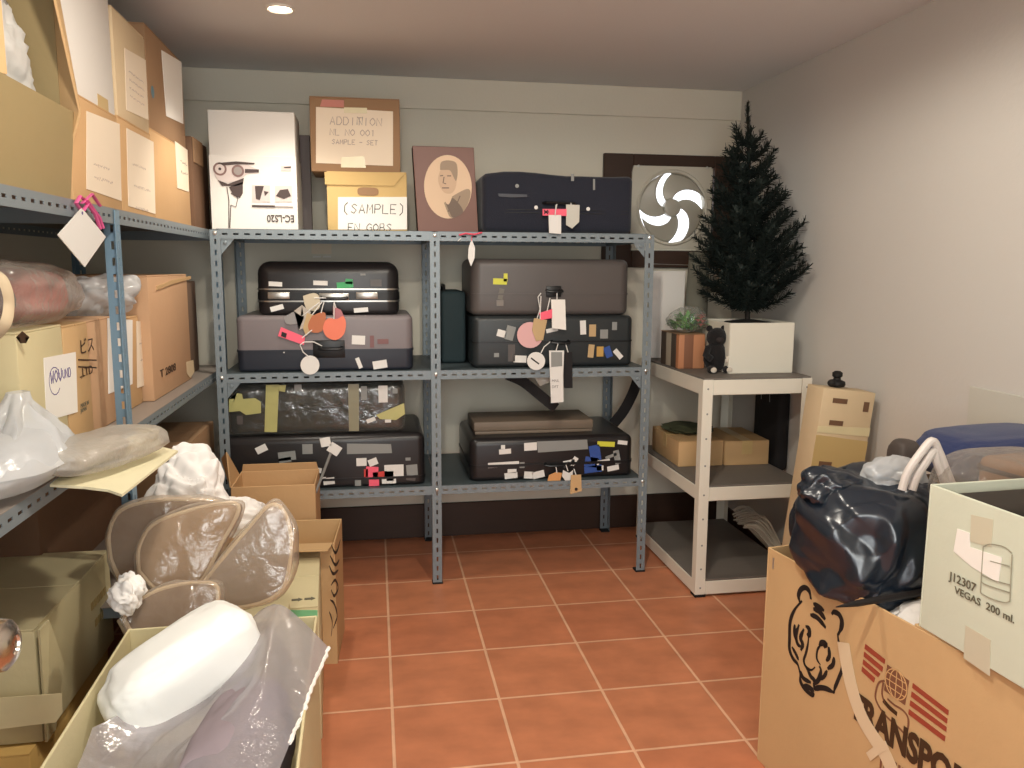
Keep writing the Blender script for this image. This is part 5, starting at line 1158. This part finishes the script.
cI = Carton('floor_carton', 'small tan carton with raised flaps against the back rack', 'box', (-.560,1.0,0), (.300,.235,.530), 0, K_ORANGE, top='open', floor_z=.40, flaps=[('back',-12,.03)], group='cartons on the floor at the left')
FF = FY(1.10); P = FF.pxs([(246,486),(216,491),(219,470),(238,446)])
MB().poly([Vector((-.560,1.005,.528)), Vector((-.560,1.20,.528)), Vector((-.615,1.16,.60)), Vector((-.572,1.03,.655))], (-1,0,.3), .004).build('flap', K_ORANGE, cI.t, smooth=0)
r0, r1 = aY(316,492,1.05), aY(333,447,1.05)
rd = thing('sign_stick', 'grey stick with white cards standing in the small tan carton', 'stick', (r0.x,1.05,.41))
MB().tube([(r0.x-.045,1.06,.41), tuple(r0), tuple(r1)], .005, 8).build('stick', GREYST, rd)
FR = FY(1.042); sticker(FR, 334.5,449,12,10,-35,ST_W,rd,'card'); sticker(FR, 326,442,9,9,10,ST_W,rd,'card')

cK = Carton('floor_carton', 'plain cream carton directly under the wrapped brown pieces', 'box', (-.645,-.295,0), (.375,.45,.430), 0, K_OLIVE, group='cartons on the floor at the left')
# white tissue behind
TISS = mat('white_tissue', (236,232,228), .85, var=.02)
tag(MB().blob(aY(187,500,.42)+Vector((0,0,-.05)), (.115,.10,.20), Matrix.Rotation(.15,4,'Y'), seed=101, amp=.24, freq=2.3, sub=6).build('crumpled_tissue', TISS, smooth=60), 'tall crumpled white tissue paper standing behind the wrapped brown pieces', 'paper')
tag(MB().blob(aY(236,516,.45), (.10,.08,.055), seed=104, amp=.3, freq=2.4, sub=5).build('crumpled_tissue', TISS, smooth=60), 'loose torn white paper lying at the foot of the tall white tissue', 'paper')

# brown D-shaped pieces in clear film
BRN = [mat('brown_felt',(122,98,78),.8,var=.15,vscale=6,bump=.1), mat('tan_felt',(150,122,94),.8,var=.15,vscale=6,bump=.1), mat('grey_brown_felt',(142,124,110),.8,var=.12,vscale=6,bump=.1)]
BFILM = film('brown_clear_film',(250,248,244),.84,(235,224,210),.12,.4,15,1.2)
def dpiece(label, pts, y, th, tilt, m, seed):
    F = FY(y); P = [Vector(F.at(*q)) for q in F.pxs(curve_pts(pts+[pts[0]],4)[:-1])]
    c = sum(P, Vector())/len(P); zb = min(p.z for p in P)
    t = thing('wrapped_piece', label, 'wrapped piece', (c.x, y, zb), 0, 'brown pieces wrapped in clear film')
    piv = Vector((c.x,y,zb)); Rm = Matrix.Translation(piv) @ Matrix.Rotation(radians(tilt),4,'X') @ Matrix.Translation(-piv)
    def shell(off, thk, mm, name, wob):
        b = bmesh.new(); rings = []
        for k_, yy in ((.0,-thk*.5),(.80,-thk*.5),(.93,-thk*.46),(1.0,-thk*.25),(1.0,thk*.25),(.93,thk*.46),(.8,thk*.5),(.0,thk*.5)):
            ring = []
            for p in P:
                q = c.lerp(p, k_); dd = (p-c).normalized()*off*k_; q = q+dd; q.y = y+yy
                w_ = noise.noise(Vector((q.x*14+seed,q.y*14,q.z*14)))*wob; q += Vector((w_*.6,w_,w_*.6)); ring.append(b.verts.new(q))
            rings.append(ring)
        n = len(P)
        for A, B_ in zip(rings, rings[1:]):
            for j in range(n): b.faces.new([A[j],A[(j+1)%n],B_[(j+1)%n],B_[j]])
        bmesh.ops.remove_doubles(b, verts=b.verts[:], dist=.0004)
        MB(Rm).merge(b).build(name, mm, t, smooth=50)
    shell(0, th, m, 'felt_piece', .002)
    MB(Rm).tube([tuple(Vector((p.x,y-th*.40,p.z))+(c-p).normalized()*.002) for p in P], .0055, 6, closed=True).build('rim', mat('pale_rim',(200,178,150),.7), t)
    shell(.010, th+.022, BFILM, 'film', .016)
    return t
dpiece('dark brown wrapped piece at the back left of the four', [(112,560),(108,535),(118,513),(150,503),(190,502),(222,508),(205,540),(180,575),(150,590),(125,580)], .07, .08, -14, BRN[0], 1)
dpiece('tan wrapped piece with a pale rim, second from the left at the back', [(140,572),(138,550),(150,528),(180,515),(222,506),(238,512),(222,545),(200,585),(165,592)], -.005, .07, -16, BRN[1], 2)
dpiece('grey brown half disc in film, largest of the wrapped pieces, leaning at the right', [(200,588),(225,556),(252,525),(268,508),(282,512),(291,535),(291,562),(284,588),(262,602),(225,606)], -.07, .06, -12, BRN[2], 3)
dpiece('low brown wrapped piece at the front, just above the white bundle', [(122,622),(135,605),(160,592),(195,587),(215,592),(212,622),(180,640),(140,640)], -.14, .05, -30, BRN[0], 4)
tag(MB().blob(aY(127,594,-.16), (.034,.03,.042), seed=111, amp=.4, freq=2.2, sub=5).build('crumpled_tissue', TISS, smooth=60), 'small white scrunched paper left of the wrapped brown pieces', 'paper')

# open carton with the white bundle and plastic sheet, nearest the camera
cO = Carton('open_carton', 'open carton in the left foreground holding the white bundle and plastic sheet', 'box', (-.525,-.98,0), (.375,.65,.60), radians(1), K_OLIVE, top='open', floor_z=.40, group='cartons on the floor at the left')
FOAM = mat('white_padded_cloth', (226,226,222), .7, var=.01, bump=.08, bscale=12)
wbn = thing('white_bundle', 'smooth white padded bundle lying in the open foreground carton', 'bundle', (-.34,-.52,.46))
cbn = aY(183,661,-.52)
ax_ = Vector((.75,.52,.34)).normalized(); zz_ = Vector((0,0,1)); yy_ = zz_.cross(ax_).normalized(); zz_ = ax_.cross(yy_)
RB = Matrix(((ax_.x,yy_.x,zz_.x,0),(ax_.y,yy_.y,zz_.y,0),(ax_.z,yy_.z,zz_.z,0),(0,0,0,1)))
MB().blob(cbn+Vector((0,0,-.012)), (.142,.076,.069), RB, seed=121, amp=.07, freq=1.3, sub=5, sq=.62, ridge=False).build('padded_body', FOAM, wbn)
MB().blob(cbn+RB@Vector((-.125,-.02,-.040)), (.036,.05,.038), RB, seed=122, amp=.3, freq=1.8, sub=4).build('loose_end', FOAM, wbn, smooth=60)
e_ = cbn+RB@Vector((.10,.0,.085))
tag(MB().blob((-.266,-.70,.512), (.072,.185,.10), Matrix.Rotation(radians(-8),4,'Z'), seed=131, amp=.15, freq=1.5, sub=4, sq=.7).build('grey_cushion', mat('mauve_grey_cloth',(134,122,128),.85,var=.1)), 'mauve grey cloth lump under the plastic sheet in the foreground carton', 'cloth')
# the sheet: a creased film draped over everything
def film_h(u, v):
    x0 = -.50 + .37*u
    yt = (-.66 + .30*min(1,u/.66)) if u < .66 else -.36 - .11*(u-.66)/.34
    y = -1.0 + (yt+1.0)*v
    x = x0 - .05*u*max(0, min(1, (-.47-y)/.4))
    z = .575 + .07*math.exp(-((x+.23)**2/.010 + (y+.40)**2/.03)) + .035*math.exp(-((x+.22)**2/.008+(y+.72)**2/.06)) - .03*math.exp(-((x+.42)**2/.01+(y+.85)**2/.04))
    dx_, dy_ = x+.23, y+.37; r_ = sqrt(dx_*dx_+dy_*dy_); th = atan2(dy_, dx_) + .3*noise.noise(Vector((x*5,y*5,1)))
    for n_, f_, a_ in ((5.1,.2,.016),(9.3,.55,.011),(15.7,.1,.006)): z += a_*min(1,r_/.3)*(abs(((th*n_/6.283+f_)%1)-.5)*4-1)
    z += .008*noise.noise(Vector((x*12,y*12,7)))
    return Vector((x,y,z))
SHEETF = film('foreground_film',(245,243,246),.56,(200,194,200),.08,.45,10,1.8)
sf = thing('plastic_sheet', 'large creased clear plastic sheet draped over the open foreground carton', 'plastic sheet', (-.31,-.70,.60))
MB().grid(film_h, 70, 80).build('sheet', SHEETF, sf, smooth=70)
# white torn edge along the right rim
pr = []
for i in range(40):
    p = film_h(1.0, 1-.62*i/39); pr.append((p.x+.004*noise.noise(Vector((i*.7,1,0))), p.y, p.z+.004*noise.noise(Vector((i*.6,5,0)))))
MB().tube(pr, [.0035+.0025*noise.noise(Vector((i*.9,0,2))) for i in range(40)], 6).build('torn_edge', PAPER, sf)
# ---------------------------------------------------------------- light, camera
downlight(-.324, .969, 20, 'small round recessed lamp glowing in the ceiling above the rack', 105)
downlight(.45, -.20, 26, 'recessed ceiling lamp over the tiger carton, out of the picture', 172, blend=.3)
downlight(-.05, -1.25, 40, 'recessed ceiling lamp near the doorway, out of the picture', 178, blend=.12)
ld = bpy.data.lights.new('hallway_light', 'AREA'); ld.shape = 'RECTANGLE'; ld.size = 1.1; ld.size_y = 1.3; ld.energy = 24; ld.color = lin((250,252,246))[:3]
lo = bpy.data.objects.new('hallway_light', ld); C.objects.link(lo); lo.location = (0,-3.0,1.62); lo.rotation_euler = (radians(92),0,0)
w = bpy.data.worlds.new('daylight'); sc.world = w; w.use_nodes = True
w.node_tree.nodes['Background'].inputs[0].default_value = lin((244,248,255)); w.node_tree.nodes['Background'].inputs[1].default_value = 1.6
cam = bpy.data.cameras.new('camera'); co = bpy.data.objects.new('camera', cam); C.objects.link(co)
cam.sensor_width = 36; cam.lens = CF*36/1024; cam.clip_start = .02
R = Matrix((( _rt.x,_up.x,-_fw.x),(_rt.y,_up.y,-_fw.y),(_rt.z,_up.z,-_fw.z))).to_4x4()
co.matrix_world = Matrix.Translation(CP) @ R; sc.camera = co
sc.view_settings.view_transform = 'Standard'; sc.view_settings.look = 'None'; sc.view_settings.gamma = 1; sc.view_settings.use_curve_mapping = False
sc.view_settings.exposure = .70
sc.cycles.use_denoising = True; sc.cycles.max_bounces = 10; sc.cycles.transparent_max_bounces = 24; sc.cycles.sample_clamp_indirect = 4
